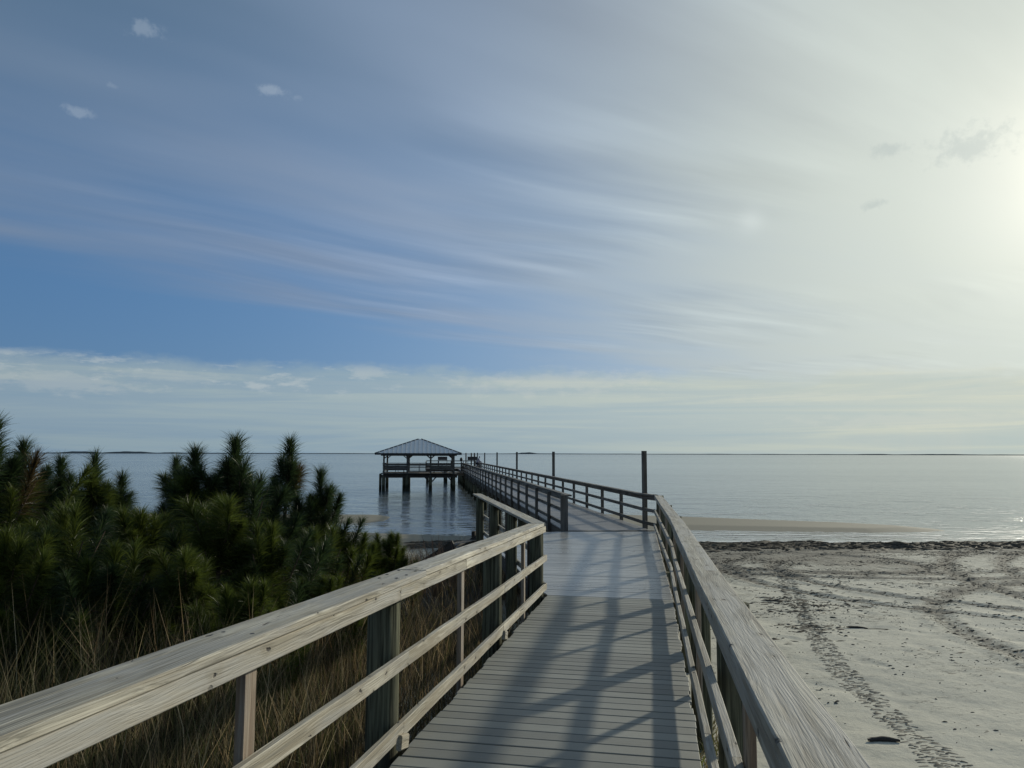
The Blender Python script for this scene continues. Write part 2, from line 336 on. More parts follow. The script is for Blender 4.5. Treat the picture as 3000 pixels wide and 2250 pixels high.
# ------------------------------------------------------------------ object helpers
COL = scene.collection
WM = {}
def link(name, me, parent=None, mw=Matrix.Identity(4), material=None):
    o = bpy.data.objects.new(name, me); COL.objects.link(o)
    if parent is not None:
        o.parent = parent; o.matrix_parent_inverse = WM[parent.name].inverted()
    o.matrix_basis = mw; WM[o.name] = mw.copy()
    if material and me is not None and not me.materials: me.materials.append(MATS[material])
    return o
def thing(name, loc, label, cat, group=None, kind=None):
    o = link(name, None, None, Matrix.Translation(loc)); o.empty_display_size = .2
    return tag(o, label, cat, group, kind)
def tag(o, label, cat=None, group=None, kind=None):
    o['label'] = label
    if cat: o['category'] = cat
    if group: o['group'] = group
    if kind: o['kind'] = kind
    return o
def pydata(name, V, Fc, smooth=False):
    me = bpy.data.meshes.new(name); me.from_pydata([tuple(v) for v in V], [], [tuple(f) for f in Fc]); me.update()
    if smooth: me.polygons.foreach_set('use_smooth', [True] * len(me.polygons))
    return me
def fast_mesh(name, V, T, smooth=False, attr=None, corners=3):
    """numpy vertices and equal-sized faces to a mesh"""
    V = np.asarray(V, np.float32); T = np.asarray(T, np.int32)
    me = bpy.data.meshes.new(name); me.vertices.add(len(V)); me.vertices.foreach_set('co', V.ravel())
    me.loops.add(T.size); me.loops.foreach_set('vertex_index', T.ravel())
    me.polygons.add(len(T)); me.polygons.foreach_set('loop_start', np.arange(0, T.size, corners, dtype=np.int32))
    me.polygons.foreach_set('loop_total', np.full(len(T), corners, np.int32))
    if smooth: me.polygons.foreach_set('use_smooth', np.ones(len(T), bool))
    me.update(calc_edges=True)
    if attr is not None:
        nm, data, kind = attr
        if kind == 'COLOR':
            a = me.attributes.new(nm, 'FLOAT_COLOR', 'POINT'); a.data.foreach_set('color', np.c_[data, np.ones(len(data))].astype(np.float32).ravel())
        else:
            a = me.attributes.new(nm, 'FLOAT_VECTOR', 'POINT'); a.data.foreach_set('vector', np.asarray(data, np.float32).ravel())
    return me
def prism(L, w_, t_, ch=.004, seg=1, wob=0.0, cut0=0, cut1=0):
    """a board along local x: width along y, thickness along z, chamfered edges, gently uneven"""
    a, b = w_ / 2, t_ / 2; c = min(ch, a * .45, b * .45)
    prof = [(-a + c, -b), (a - c, -b), (a, -b + c), (a, b - c), (a - c, b), (-a + c, b), (-a, b - c), (-a, -b + c)]
    V = []; Fc = []
    for i in range(seg + 1):
        f = i / seg; oy = random.uniform(-1, 1) * wob; oz = random.uniform(-1, 1) * wob
        s = 1 + random.uniform(-1, 1) * wob * 3
        for (y, z) in prof:
            x = -L / 2 + L * f + (cut0 * y if i == 0 else 0) + (cut1 * y if i == seg else 0)
            V.append((x, y * s + oy, z * s + oz))
    for i in range(seg):
        for k in range(8):
            p = i * 8 + k; q = i * 8 + (k + 1) % 8
            Fc.append((p, p + 8, q + 8, q))
    Fc.append(tuple(range(8))); Fc.append(tuple(seg * 8 + k for k in reversed(range(8))))
    me = pydata('board', V, Fc)
    return me
def frame_from(p0, p1, side=None, up=(0, 0, 1)):
    p0 = Vector(p0); p1 = Vector(p1); X = (p1 - p0).normalized(); Z = Vector(up)
    Y = Z.cross(X)
    if Y.length < 1e-4: Y = Vector(side or (0, 1, 0)).cross(X) if False else Vector((1, 0, 0)).cross(X)
    Y.normalize(); Z = X.cross(Y).normalized()
    M = Matrix((X, Y, Z)).transposed().to_4x4(); M.translation = (p0 + p1) / 2
    return M, (p1 - p0).length
def board(name, p0, p1, wy, tz, material, parent, seg=1, wob=0.0, ch=.004, up=(0, 0, 1), cut0=0, cut1=0):
    """wy = size sideways (horizontal), tz = size along up"""
    M, L = frame_from(p0, p1, up=up)
    return link(name, prism(L, wy, tz, ch, seg, wob, cut0, cut1), parent, M, material)
def upright(name, base, top_z, wx, wy, heading, material, parent, ch=.004):
    """post standing at base; wx across the walk, wy along the heading (a 2D direction)"""
    h = top_z - base[2]; me = prism(h, wy, wx, ch)
    X = Vector((0, 0, 1)); Y = Vector((heading[0], heading[1], 0)).normalized(); Z = X.cross(Y)
    M = Matrix((X, Y, Z)).transposed().to_4x4(); M.translation = (base[0], base[1], base[2] + h / 2)
    return link(name, me, parent, M, material)
def round_pile(name, base, top_z, r, material, parent, n=20, rag=.006):
    h = top_z - base[2]; V = []; Fc = []
    ph = random.uniform(0, 6)
    rows = 7
    for i in range(rows):
        f = i / (rows - 1)
        rr = r * (1.05 - .07 * f)
        for k in range(n):
            a = 2 * math.pi * k / n; q = rr + rag * math.sin(3 * a + ph + 2 * f) + random.uniform(-1, 1) * rag * .35
            V.append((q * math.cos(a), q * math.sin(a), h * f))
    for i in range(rows - 1):
        for k in range(n):
            Fc.append((i * n + k, i * n + (k + 1) % n, (i + 1) * n + (k + 1) % n, (i + 1) * n + k))
    Fc.append(tuple((rows - 1) * n + k for k in range(n)))
    me = pydata('pile', V, Fc, True)
    me.polygons[len(Fc) - 1].use_smooth = False
    return link(name, me, parent, Matrix.Translation(base), material)

# value noise in numpy
TAB = rng.random((256, 256))
def vnoise(x, y):
    xi = np.floor(x).astype(int); yi = np.floor(y).astype(int); fx = x - xi; fy = y - yi
    fx = fx * fx * (3 - 2 * fx); fy = fy * fy * (3 - 2 * fy)
    g = lambda a, b: TAB[a & 255, b & 255]
    return (g(xi, yi) * (1 - fx) + g(xi + 1, yi) * fx) * (1 - fy) + (g(xi, yi + 1) * (1 - fx) + g(xi + 1, yi + 1) * fx) * fy
def fbm(x, y, o=4, g=.5):
    s = 0; a = 1; t = 0
    for i in range(o):
        s = s + a * vnoise(x * 2 ** i + 17.3 * i, y * 2 ** i + 9.1 * i); t += a; a *= g
    return s / t

# ------------------------------------------------------------------ plan of the boardwalk
D1 = Vector((.184, .983, 0)).normalized(); R1 = Vector((D1.y, -D1.x, 0))
D2 = Vector((-.1085, .9941, 0)).normalized(); R2 = Vector((D2.y, -D2.x, 0))
ZB = 10.62; SL = .40 / 10.62; LEV = -.40; SEA = -2.18
def ramp(X, Z, h=0):
    p = D1 * Z + R1 * X; p.z = (-SL * Z if Z < ZB else LEV) + h; return p
def pier(X, Z, h=0):
    p = D2 * Z + R2 * X; p.z = LEV + h; return p
XL, XR = -1.472, .265

# ------------------------------------------------------------------ ground
def ground_z(x, y, fine=True):
    x = np.asarray(x, float); y = np.asarray(y, float)
    wv = (fbm(x * .12 + 3, y * .12 + 8, 3) - .5)
    yy = y + wv * 2.2
    h = np.interp(yy, [-60, -5, 3, 10, 20, 26.5, 29, 31, 32.6, 34.2, 35.2, 40, 45.5, 47.5, 60, 160],
                  [-.75, -.9, -1.0, -1.28, -1.66, -1.93, -2.02, -2.12, -2.25, -2.27, -2.30, -2.34, -2.36, -2.4, -2.9, -5])
    s = lambda a, b, v: np.clip((v - a) / (b - a), 0, 1) ** 2 * (3 - 2 * np.clip((v - a) / (b - a), 0, 1))
    # sand bar to the right, thinning out to a point
    cen = 42.4 - .30 * (x - 6); half = np.clip(5.5 - .22 * (x - 5), .0, 5.5)
    barR = s(-.2, 1, 1 - np.abs(y - cen + wv * 1.5) / np.maximum(half, .3)) * s(4.5, 7.5, x) * s(21, 16, x) if False else np.clip(1.25 - np.abs(y - cen + wv) / np.maximum(half, .3), 0, 1) * s(2.5, 6, x) * np.clip((23.5 - x) / 6, 0, 1)
    h = h + .27 * np.clip(barR * 1.6, 0, 1)
    barL = np.clip(1.25 - np.abs(y - 43.5 + wv * 2) / 3.4, 0, 1) * s(-5.5, -9, x)
    h = h + .24 * np.clip(barL * 1.6, 0, 1)
    barN = np.clip(1.2 - np.abs(y - 33.6 + .25 * (x + 5) + wv * 2) / 1.9, 0, 1) * s(2, -1, x)
    h = h + .17 * np.clip(barN * 1.6, 0, 1)
    # low dune on the left under the pines
    side = x - (.1872 * y - 2.1)
    dune = s(.8, -1.6, side) * s(24, 9, y)
    h = h + dune * (.34 + .25 * (fbm(x * .35, y * .35, 3) - .5))
    if fine:
        dry = s(30.5, 28.5, yy) * (1 - .6 * dune)
        fp = fbm(x * 2.2 + 31, y * 1.9 + 4, 2); h = h - dry * .014 * np.clip((fp - .62) * 6, 0, 1)
        h = h + dry * (.07 * (fbm(x * .8 + 5, y * .8, 3) - .5) + .024 * (fbm(x * 3.1, y * 3.1, 4, .6) - .5))
        # mound of stranded weed along the tide line
        ridge = np.exp(-((yy - 29.7 + 1.0 * (fbm(x * .35 + 9, y * 0 + 2, 3) - .5)) / .55) ** 2)
        h = h + (.05 + .20 * fbm(x * 1.6, y * 1.6, 4, .6)) * ridge
        # wheel ruts
        for (cx, cy, rad) in RUTS:
            q = np.hypot(x - cx, y - cy) - rad
            h = h - .026 * np.exp(-(q / .16) ** 2) * dry + .016 * np.exp(-((np.abs(q) - .30) / .11) ** 2) * dry * (.4 + 1.2 * fbm(x * 4, y * 4, 2))
    return h
RUTS = [(14.5, 20.5, 7.0), (14.5, 20.5, 8.4), (16, 11, 8.6), (17.5, 9, 8.0), (9.5, 24, 3.2), (30, 14, 17.5), (30, 14, 19.0), (11, 30, 9.0), (11, 30, 10.3)]

def grid_axis(parts):
    out = []
    for a, b, st in parts: out.append(np.arange(a, b, st))
    return np.concatenate(out + [np.array([parts[-1][1]])])
ys = [np.arange(-60, 2, 3.0)]; v = 2.0; acc = []
while v < 52: acc.append(v); v += max(.018, v * .0052)
acc = np.array(acc); ys = np.concatenate(ys + [acc, np.array([54, 57, 61, 66, 75, 90, 110, 140, 180])])
xs = grid_axis([(-160, -40, 12), (-40, -14, 1.2), (-14, .2, .14), (.2, 12, .042), (12, 26, .09), (26, 44, .5), (44, 164, 12)])
GX, GY = np.meshgrid(xs, ys); GZ = ground_z(GX, GY)
nx, ny = len(xs), len(ys)
idx = np.arange(nx * ny).reshape(ny, nx)
quads = np.stack([idx[:-1, :-1], idx[:-1, 1:], idx[1:, 1:], idx[1:, :-1]], -1).reshape(-1, 4)
wvv = (fbm(GX * .12 + 3, GY * .12 + 8, 3) - .5) * 2.2; YY = GY + wvv
deb = np.exp(-((YY - 29.5) / .8) ** 2) * 1.5 + np.clip((YY - 14) / 14, 0, 1) * .50 * (YY < 31) + .9 * (fbm(GX * .28, GY * .28, 3) - .48)
for (cx, cy, rad) in RUTS: deb += .45 * np.exp(-((np.hypot(GX - cx, GY - cy) - rad) / .3) ** 2)
wet = np.clip((YY - 30.6) / .8, 0, 1)
side = GX - (.1872 * GY - 2.1)
soil = np.clip(-(side - .1 + 2.4 * (fbm(GX * .6, GY * .6, 4) - .5)) / .7, 0, 1) * np.clip((25 + 5 * (fbm(GX * .4, GY * .4, 3) - .5) - GY) / 3, 0, 1)
me = fast_mesh('beach', np.stack([GX, GY, GZ], -1).reshape(-1, 3), quads, True, ('ground', np.stack([deb, wet, soil], -1).reshape(-1, 3), 'VECTOR'), 4)
beach = link('beach', me, None, Matrix.Identity(4), 'sand')
tag(beach, 'pale grey sand beach strewn with dark weed and wheel tracks', None, None, 'structure')

# sea
sea = link('sea', pydata('sea', [(-24000, 20, SEA), (24000, 20, SEA), (24000, 24000, SEA), (-24000, 24000, SEA)], [(0, 1, 2, 3)]), None, Matrix.Identity(4), 'sea_water')
tag(sea, 'calm silvery blue bay stretching to the horizon', None, None, 'structure')
# foam threads where the ripples run out
def foam_thread(path, wid, jag):
    V = []; Q = []
    for i, (x, y) in enumerate(path):
        a = wid * (.35 + 1.3 * vnoise(np.array([x * 1.7]), np.array([y * .3]))[0])
        c = y + jag * (fbm(np.array([x * .9]), np.array([jag * 31]), 3)[0] - .5)
        V += [(x, c - a / 2, SEA + .012), (x, c + a / 2, SEA + .012)]
        if i: k = 2 * i; Q.append((k - 2, k, k + 1, k - 1))
    return V, Q
VV = []; QQ = []
for (x0, x1, y0, y1, wd, jg) in ((4.5, 20, 35.0, 34.9, .22, .9), (12, 26, 34.6, 33.6, .12, 1.2), (3, 30, 32.5, 32.0, .34, 1.0), (3, 32, 31.7, 31.4, .2, .7), (6, 16, 48.1, 47.0, .22, .8), (14, 30, 37.8, 36.2, .13, 1.5), (-9, -3.4, 31.6, 31.2, .10, .6), (-14, -7.5, 39.6, 39.2, .16, .7)):
    pts = [(x0 + (x1 - x0) * i / 90, y0 + (y1 - y0) * i / 90) for i in range(91)]
    a, q = foam_thread(pts, wd, jg); k = len(VV); VV += a; QQ += [tuple(j + k for j in f) for f in q]
fr = np.random.default_rng(3)
for i in range(1500):
    x = fr.uniform(3, 34); y = fr.uniform(31.5, 39) if fr.random() < .7 else fr.uniform(39, 62)
    if y > 39 and x < 17: continue
    if float(ground_z(x, y, False)) > SEA - .01: continue
    L_, W_ = fr.uniform(.08, .6), fr.uniform(.02, .07); k = len(VV); sl_ = fr.normal() * .06
    VV += [(x - L_, y - sl_, SEA + .010), (x, y - W_, SEA + .011), (x + L_, y + sl_, SEA + .010), (x + L_ * .2, y + W_, SEA + .011)]; QQ.append((k, k + 1, k + 2, k + 3))
fo = link('foam', pydata('foam', VV, QQ), None, Matrix.Identity(4), 'foam'); tag(fo, 'thin white foam lines where ripples break by the sand bar', 'foam', None, 'stuff')

# low barrier islands on the horizon
def island(az0, az1, dist, hmax, seed, label, bumps=()):
    V = []; Fc = []; n = 160
    for i in range(n + 1):
        f = i / n; a = R(az0 + (az1 - az0) * f); q = min(1, 8 * f, 8 * (1 - f))
        hh = hmax * q * (.35 + .65 * fbm(np.array([f * 26 + seed]), np.array([seed * 1.7]), 4)[0])
        for (ba, bw_, bh) in bumps:
            hh += bh * max(0, 1 - ((math.degrees(a) - ba) / bw_) ** 2) * (.8 + .4 * random.random())
        s, c = math.sin(a), math.cos(a)
        V += [(s * dist, c * dist, SEA - 2), (s * dist, c * dist, SEA + hh), (s * (dist + 160), c * (dist + 160), SEA + hh * .9), (s * (dist + 160), c * (dist + 160), SEA - 2)]
        if i:
            k = 4 * i
            for j in range(3): Fc.append((k - 4 + j, k + j, k + j + 1, k - 4 + j + 1))
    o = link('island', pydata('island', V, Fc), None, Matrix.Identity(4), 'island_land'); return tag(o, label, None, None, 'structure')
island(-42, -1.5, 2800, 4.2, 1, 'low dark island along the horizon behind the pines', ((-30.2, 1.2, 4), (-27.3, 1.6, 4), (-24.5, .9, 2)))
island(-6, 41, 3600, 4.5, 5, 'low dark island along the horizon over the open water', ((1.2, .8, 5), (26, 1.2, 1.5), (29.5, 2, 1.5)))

# ------------------------------------------------------------------ ramp deck
def strip_planks(poly, direction, pitch, gap, thick, zfun, start=None, stop=None, jag=0.0):
    """cut a floor polygon into planks that run across `direction`; yields (outline, centre)"""
    d = Vector(direction).normalized(); r = Vector((d.y, -d.x, 0))
    pts = [(Vector((p[0], p[1], 0)).dot(r), Vector((p[0], p[1], 0)).dot(d)) for p in poly]
    lo = min(p[1] for p in pts) if start is None else start; hi = max(p[1] for p in pts) if stop is None else stop
    def clip(P, v, keep_above):
        out = []
        for i in range(len(P)):
            a, b = P[i], P[(i + 1) % len(P)]
            ia = (a[1] >= v) == keep_above or a[1] == v; ib = (b[1] >= v) == keep_above or b[1] == v
            if ia: out.append(a)
            if ia != ib:
                f = (v - a[1]) / (b[1] - a[1]); out.append((a[0] + (b[0] - a[0]) * f, v))
        return out
    v0 = lo
    while v0 < hi - .02:
        P = clip(clip(pts, v0, True), min(v0 + pitch - gap, hi), False)
        v0 += pitch
        if len(P) < 3: continue
        cu = sum(p[0] for p in P) / len(P); cv = sum(p[1] for p in P) / len(P)
        if jag:
            j0, j1 = random.uniform(-jag, jag), random.uniform(-jag, jag)
            P = [(p[0] + (j0 if p[0] < cu else j1), p[1]) for p in P]
        yield P, cu, cv, d, r
def plank_mesh(P, cu, cv, thick):
    n = len(P); V = [(p[0] - cu, p[1] - cv, 0) for p in P]
    a = sum(V[i][0] * V[(i + 1) % n][1] - V[(i + 1) % n][0] * V[i][1] for i in range(n))
    if a < 0: V = V[::-1]
    c = .003; 
    top = [(x * (1 - c / max(abs(x), .05)), y * (1 - .004 / max(abs(y), .02)), 0) for (x, y, z) in V]
    mid = [(x, y, -.004) for (x, y, z) in V]; bot = [(x, y, -thick) for (x, y, z) in V]
    VV = top + mid + bot; Fc = [tuple(range(n)), tuple(reversed(range(2 * n, 3 * n)))]
    for k in range(n):
        q = (k + 1) % n; Fc += [(n + k, n + q, q, k), (2 * n + k, 2 * n + q, n + q, n + k)]
    return VV, Fc
def local_frame(d, r, cu, cv, z, tilt=0.0):
    M = Matrix((r, d, Vector((0, 0, 1)))).transposed().to_4x4(); p = r * cu + d * cv
    M.translation = (p.x, p.y, z)
    return M @ Matrix.Rotation(tilt, 4, 'X') if tilt else M

deck = thing('boardwalk_ramp', ramp(-.6, 4), 'brown grey plank ramp sloping down between the two wooden railings', 'boardwalk')
PITCHB = .1465; base_me = None
n_pl = int((ZB + 1.2) / PITCHB)
Vp, Fp = plank_mesh([(XL, 0), (XR, 0), (XR, .136), (XL, .136)], (XL + XR) / 2, .068, .026)
base_me = pydata('plank', Vp, Fp); base_me.materials.append(MATS['ramp_deck'])
for i in range(n_pl):
    Z = ZB - .076 - i * PITCHB; j = random.uniform(-.012, .012)
    p = ramp((XL + XR) / 2 + j, Z)
    M = Matrix((R1, (D1 - Vector((0, 0, SL))).normalized(), Vector((D1.x * SL, D1.y * SL, 1)).normalized())).transposed().to_4x4(); M.translation = p + Vector((0, 0, random.uniform(-.0015, .0015)))
    link('plank', base_me, deck, M @ Matrix.Rotation(random.uniform(-.0035, .0035), 4, 'Z'))
for X in (XL + .10, -.6, XR - .10):
    board('joist', ramp(X, -1.2, -.13), ramp(X, ZB - .02, -.13), .045, .19, 'under_wood', deck)
for X in (XL + .045, XR - .045):
    board('rim_joist', ramp(X, -1.2, -.135), ramp(X, ZB - .02, -.135), .04, .21, 'under_wood', deck)

# ------------------------------------------------------------------ level platform where the walk turns to the pier
PA, PB = ramp(XL, ZB), ramp(XR, ZB)
P1L, P1R = pier(3.45, 19.05), pier(5.80, 18.92)
SL_far = Vector((-.80, 18.55, LEV)); SL_near = Vector((.47, 10.66, LEV))   # the side railing on the left of the platform
plat = thing('boardwalk_platform', (1.4, 14, LEV), 'level grey plank landing where the boardwalk bends towards the pier', 'boardwalk')
mid_v = 16.6
def on_line(a, b, d, v):
    fa, fb = a.dot(d), b.dot(d); return a.lerp(b, (v - fa) / (fb - fa))
poly1 = [PA, PB, on_line(PB, P1R, D1, mid_v), on_line(SL_near, SL_far, D1, mid_v)]
for P, cu, cv, d, r in strip_planks(poly1, D1, PITCHB, .0075, .026, None, start=ZB + .012, stop=mid_v, jag=.006):
    Vp, Fp = plank_mesh(P, cu, cv, .026)
    link('plank', pydata('plank', Vp, Fp), plat, local_frame(d, r, cu, cv, LEV + random.uniform(-.0015, .0015)), 'platform_deck')
poly2 = [poly1[3] + D1 * .01, poly1[2] + D1 * .01, P1R, P1L, SL_far]
for P, cu, cv, d, r in strip_planks(poly2, D2, PITCHB, .006, .026, None):
    Vp, Fp = plank_mesh(P, cu, cv, .026)
    link('plank', pydata('plank', Vp, Fp), plat, local_frame(d, r, cu, cv, LEV + .001), 'platform_deck')
for (a, b) in ((PB, P1R), (SL_near, SL_far), (PA.lerp(PB, .5), P1L.lerp(P1R, .3)), (SL_far, P1L)):
    board('joist', a + Vector((0, 0, -.135)), b + Vector((0, 0, -.135)), .045, .2, 'under_wood', plat)
board('threshold', P1L + D2 * .05 + Vector((0, 0, .006)), P1R + D2 * .05 + Vector((0, 0, .006)), .14, .02, 'pier_wood', plat)

# ------------------------------------------------------------------ near railings
def rail_run(parent, pts, w_, t_, material, name, seg=6, wob=.0015, over=.0):
    for a, b in zip(pts[:-1], pts[1:]):
        board(name, a, b, w_, t_, material, parent, seg, wob)
lr = thing('railing', ramp(-1.55, 4), 'sunlit weathered wooden railing between the ramp and the pines', 'railing')
HL = 1.0
def lrp(X, Z, h): return ramp(X, Z, h)
capx = -1.598
board('cap_board', lrp(capx, -1.6, HL - .02), lrp(capx, 4.86, HL - .02), .215, .04, 'rail_wood', lr, 14, .0022, .006)
board('cap_board', lrp(capx, 4.866, HL - .018), lrp(capx - .004, ZB - .17, HL - .012), .21, .04, 'rail_wood', lr, 12, .002, .006, cut1=-.45)
XF = -1.512
for a, b in ((-1.6, 4.36), (4.365, 5.98), (5.985, ZB + .02)):
    board('fascia_board', lrp(XF, a, HL - .0805), lrp(XF, b, HL - .0805), .036, .080, 'rail_wood', lr, 8, .0014)
for a, b in ((-1.6, 4.52), (4.525, 7.6), (7.605, ZB + .12)):
    board('mid_rail', lrp(XF + .002, a, .505), lrp(XF + .002, b, .505), .036, .086, 'rail_wood', lr, 8, .0016)
for a, b in ((-1.6, 4.45), (4.455, 7.55), (7.555, ZB + .12)):
    board('bottom_rail', lrp(XF, a, .105), lrp(XF, b, .105), .036, .088, 'rail_wood', lr, 8, .0016)
for Z in (1.4, 4.45, 7.62, ZB + .05):
    p = lrp(-1.635, Z, 0); gz = float(ground_z(p.x, p.y)) - .5
    round_pile('post', (p.x, p.y, gz), lrp(0, Z, HL - .041).z, .098, 'pile_wood', lr, 28)
    # short bracing block under the bottom rail at every pile
    q0 = lrp(-1.487, Z - .10, .058); q1 = lrp(-1.487, Z + .03, .03)
    if Z < 9: board('brace_block', q0 + Vector((0, 0, .0)), q1, .034, .085, 'rail_wood', lr, 1, 0, .016)
for Z in (2.72, 6.02, 9.05):
    p = lrp(-1.552, Z, 0); gz = p.z - .22
    upright('baluster', (p.x, p.y, gz), lrp(0, Z, HL - .041).z, .038, .089, D1, 'stud_wood', lr)

sv, sq = [], []
for i in range(2):
    for k in range(10): sv.append((.011 * math.cos(k * math.pi / 5) * (1 - .3 * i), .011 * math.sin(k * math.pi / 5) * (1 - .3 * i), .002 * i))
for k in range(10): sq.append((k, (k + 1) % 10, 10 + (k + 1) % 10, 10 + k))
sq.append(tuple(range(10, 20)))
screw_me = pydata('screw', sv, sq); screw_me.materials.append(MATS['dark_trim'])
for Z in (1.38, 1.46, 2.72, 4.42, 4.6, 4.8, 4.94, 6.02, 7.6, 9.05):
    for X in (-1.655, -1.545):
        p = lrp(X + random.uniform(-.012, .012), Z + random.uniform(-.02, .02), HL + .001); link('screw', screw_me, lr, Matrix.Translation(p))

rr = thing('railing', ramp(.4, 4), 'wooden railing on the beach side running along ramp and landing', 'railing')
HR = .96
def rrp(X, Z, h): return ramp(X, Z, h)
XC = .387
far_r = P1R + R2 * .02 + Vector((0, 0, .92))
cz = [(-1.6, 5.72), (5.726, 10.6)]
board('cap_board', rrp(XC + .012, -1.6, HR - .02), rrp(XC, 5.72, HR - .02), .19, .04, 'grey_rail_wood', rr, 14, .002, .006)
board('cap_board', rrp(XC, 5.727, HR - .02), rrp(XC - .01, 12.3, HR - .02 + .0), .19, .04, 'grey_rail_wood', rr, 10, .002, .006)
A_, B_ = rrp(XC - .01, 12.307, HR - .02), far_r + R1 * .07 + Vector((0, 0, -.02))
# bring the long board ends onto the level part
board('cap_board', A_, B_, .19, .04, 'grey_rail_wood', rr, 8, .002, .006)
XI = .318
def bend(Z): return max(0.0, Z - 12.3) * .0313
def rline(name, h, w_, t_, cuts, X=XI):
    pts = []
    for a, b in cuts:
        board(name, rrp(X, a, h), rrp(X - bend(b), b, h), w_, t_, 'grey_rail_wood', rr, 8, .0015)
    board(name, rrp(X, 12.305, h), rrp(X - bend(19.7), 19.7, h), w_, t_, 'grey_rail_wood', rr, 8, .0015)
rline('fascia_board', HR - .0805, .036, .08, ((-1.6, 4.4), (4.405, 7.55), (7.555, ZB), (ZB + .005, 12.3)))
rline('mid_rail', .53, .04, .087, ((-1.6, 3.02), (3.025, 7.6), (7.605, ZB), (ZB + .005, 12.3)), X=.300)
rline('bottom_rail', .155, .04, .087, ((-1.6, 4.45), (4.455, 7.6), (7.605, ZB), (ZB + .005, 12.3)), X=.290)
for Z in (1.4, 4.5, 7.6, 10.55, 13.3, 16.1, 19.75):
    X = .44 - bend(Z)
    p = rrp(X, Z, 0); gz = float(ground_z(p.x, p.y)) - .5
    round_pile('post', (p.x, p.y, gz), rrp(0, Z, HR - .041).z, .095, 'pile_wood', rr, 28)
for Z in (.1, 2.95, 6.05, 9.1, 11.95, 14.7, 17.5):
    p = rrp(.342 - bend(Z), Z, 0)
    upright('baluster', (p.x, p.y, p.z - .2), rrp(0, Z, HR - .041).z, .038, .089, D1, 'stud_wood', rr)

# railing on the far left side of the landing
sr = thing('railing', SL_near, 'short railing leaving the lit corner post and edging the landing', 'railing')
dS = (SL_far - SL_near).normalized(); rS = Vector((dS.y, -dS.x, 0)); LS = (SL_far - SL_near).length
def srp(X, t, h): 
    p = SL_near + dS * t + rS * X; p.z = LEV + h; return p
board('cap_board', srp(-.06, .12, HL - .02), srp(-.06, LS * .55, HL - .02), .20, .04, 'rail_wood', sr, 8, .002, .006, cut0=.25)
board('cap_board', srp(-.06, LS * .55 + .005, HL - .02), srp(-.06, LS + .1, HL - .02), .20, .04, 'rail_wood', sr, 8, .002, .006)
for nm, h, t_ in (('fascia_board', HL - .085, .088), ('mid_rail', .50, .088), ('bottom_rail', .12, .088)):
    board(nm, srp(.02, .1, h), srp(.02, LS * .5, h), .036, t_, 'grey_rail_wood', sr, 4, .001)
    board(nm, srp(.02, LS * .5 + .005, h), srp(.02, LS + .05, h), .036, t_, 'grey_rail_wood', sr, 4, .001)
for t in (2.3, 4.6, 7.0):
    p = srp(-.1, t, 0); round_pile('post', (p.x, p.y, float(ground_z(p.x, p.y)) - .4), LEV + HL - .041, .09, 'pile_wood', sr, 18)
for t in (1.15, 3.45, 5.8, LS):
    p = srp(-.02, t, 0); upright('baluster', (p.x, p.y, LEV - .25), LEV + HL - .041, .038, .089, dS, 'under_wood', sr)

# stairs from the landing down to the beach
stair = thing('staircase', SL_far, 'dark wooden steps going down from the landing to the sand', 'stairs')
dT = Vector((-.92, .39, 0)).normalized(); rT = Vector((dT.y, -dT.x, 0)); s0 = SL_far + Vector((-.05, .15, 0))
for k in range(8):
    q = s0 + dT * (.15 + .28 * k) + Vector((0, 0, -.17 * (k + 1)))
    board('tread', q + rT * -1.2, q + rT * .05, .27, .04, 'pier_wood', stair)
for X in (.07, -1.22):
    board('stringer', s0 + rT * X + Vector((0, 0, -.16)), s0 + rT * X + dT * 2.35 + Vector((0, 0, -1.58)), .045, .28, 'under_wood', stair)
for k in (0, 3, 6):
    q = s0 + dT * (.15 + .28 * k) + rT * .1 + Vector((0, 0, -.17 * (k + 1)))
    upright('post', (q.x, q.y, q.z - .3), q.z + .22 + .0 * k, .09, .09, dT, 'under_wood', stair)

# piles under the landing
for (x, y) in ((.9, 11.2), (2.3, 11.4), (.4, 14), (2.9, 14.2), (0, 17.2), (3.4, 17.4), (1.6, 18.9)):
    round_pile('pile', (x, y, float(ground_z(x, y)) - .4), LEV - .22, .11, 'pile_wood', plat, 14)
for X, Z in ((-1.2, 1.4), (.1, 1.4), (-1.2, 4.45), (.1, 4.45), (-1.2, 7.6), (.1, 7.6)):
    p = ramp(X, Z); round_pile('pile', (p.x, p.y, float(ground_z(p.x, p.y)) - .4), p.z - .22, .1, 'pile_wood', deck, 12)

# ------------------------------------------------------------------ the pier
PXL, PXR = 3.50, 5.76; Z0, Z1 = 19.0, 96.0; BAY = 2.52
pr = thing('pier', pier(4.6, 19), 'long grey pier leading out over the water to a far head', 'pier')
VV = []; FF = []
for P, cu, cv, d, r in strip_planks([pier(PXL, Z0 + .06), pier(PXR, Z0 + .06), pier(PXR, Z1), pier(PXL, Z1)], D2, PITCHB, .008, .03, None):
    a, q = plank_mesh(P, cu, cv, .03); k = len(VV); M = local_frame(d, r, cu, cv, LEV)
    VV += [tuple(M @ Vector(p)) for p in a]; FF += [tuple(j + k for j in f) for f in q]
po = link('planks', pydata('planks', VV, FF), pr, Matrix.Identity(4), 'pier_deck'); po['kind'] = 'stuff'
for X in (PXL + .05, 4.63, PXR - .05):
    board('joist', pier(X, Z0 + .1, -.17), pier(X, Z1, -.17), .08, .26, 'under_wood', pr)
nb = int((Z1 - Z0) / (2 * BAY))
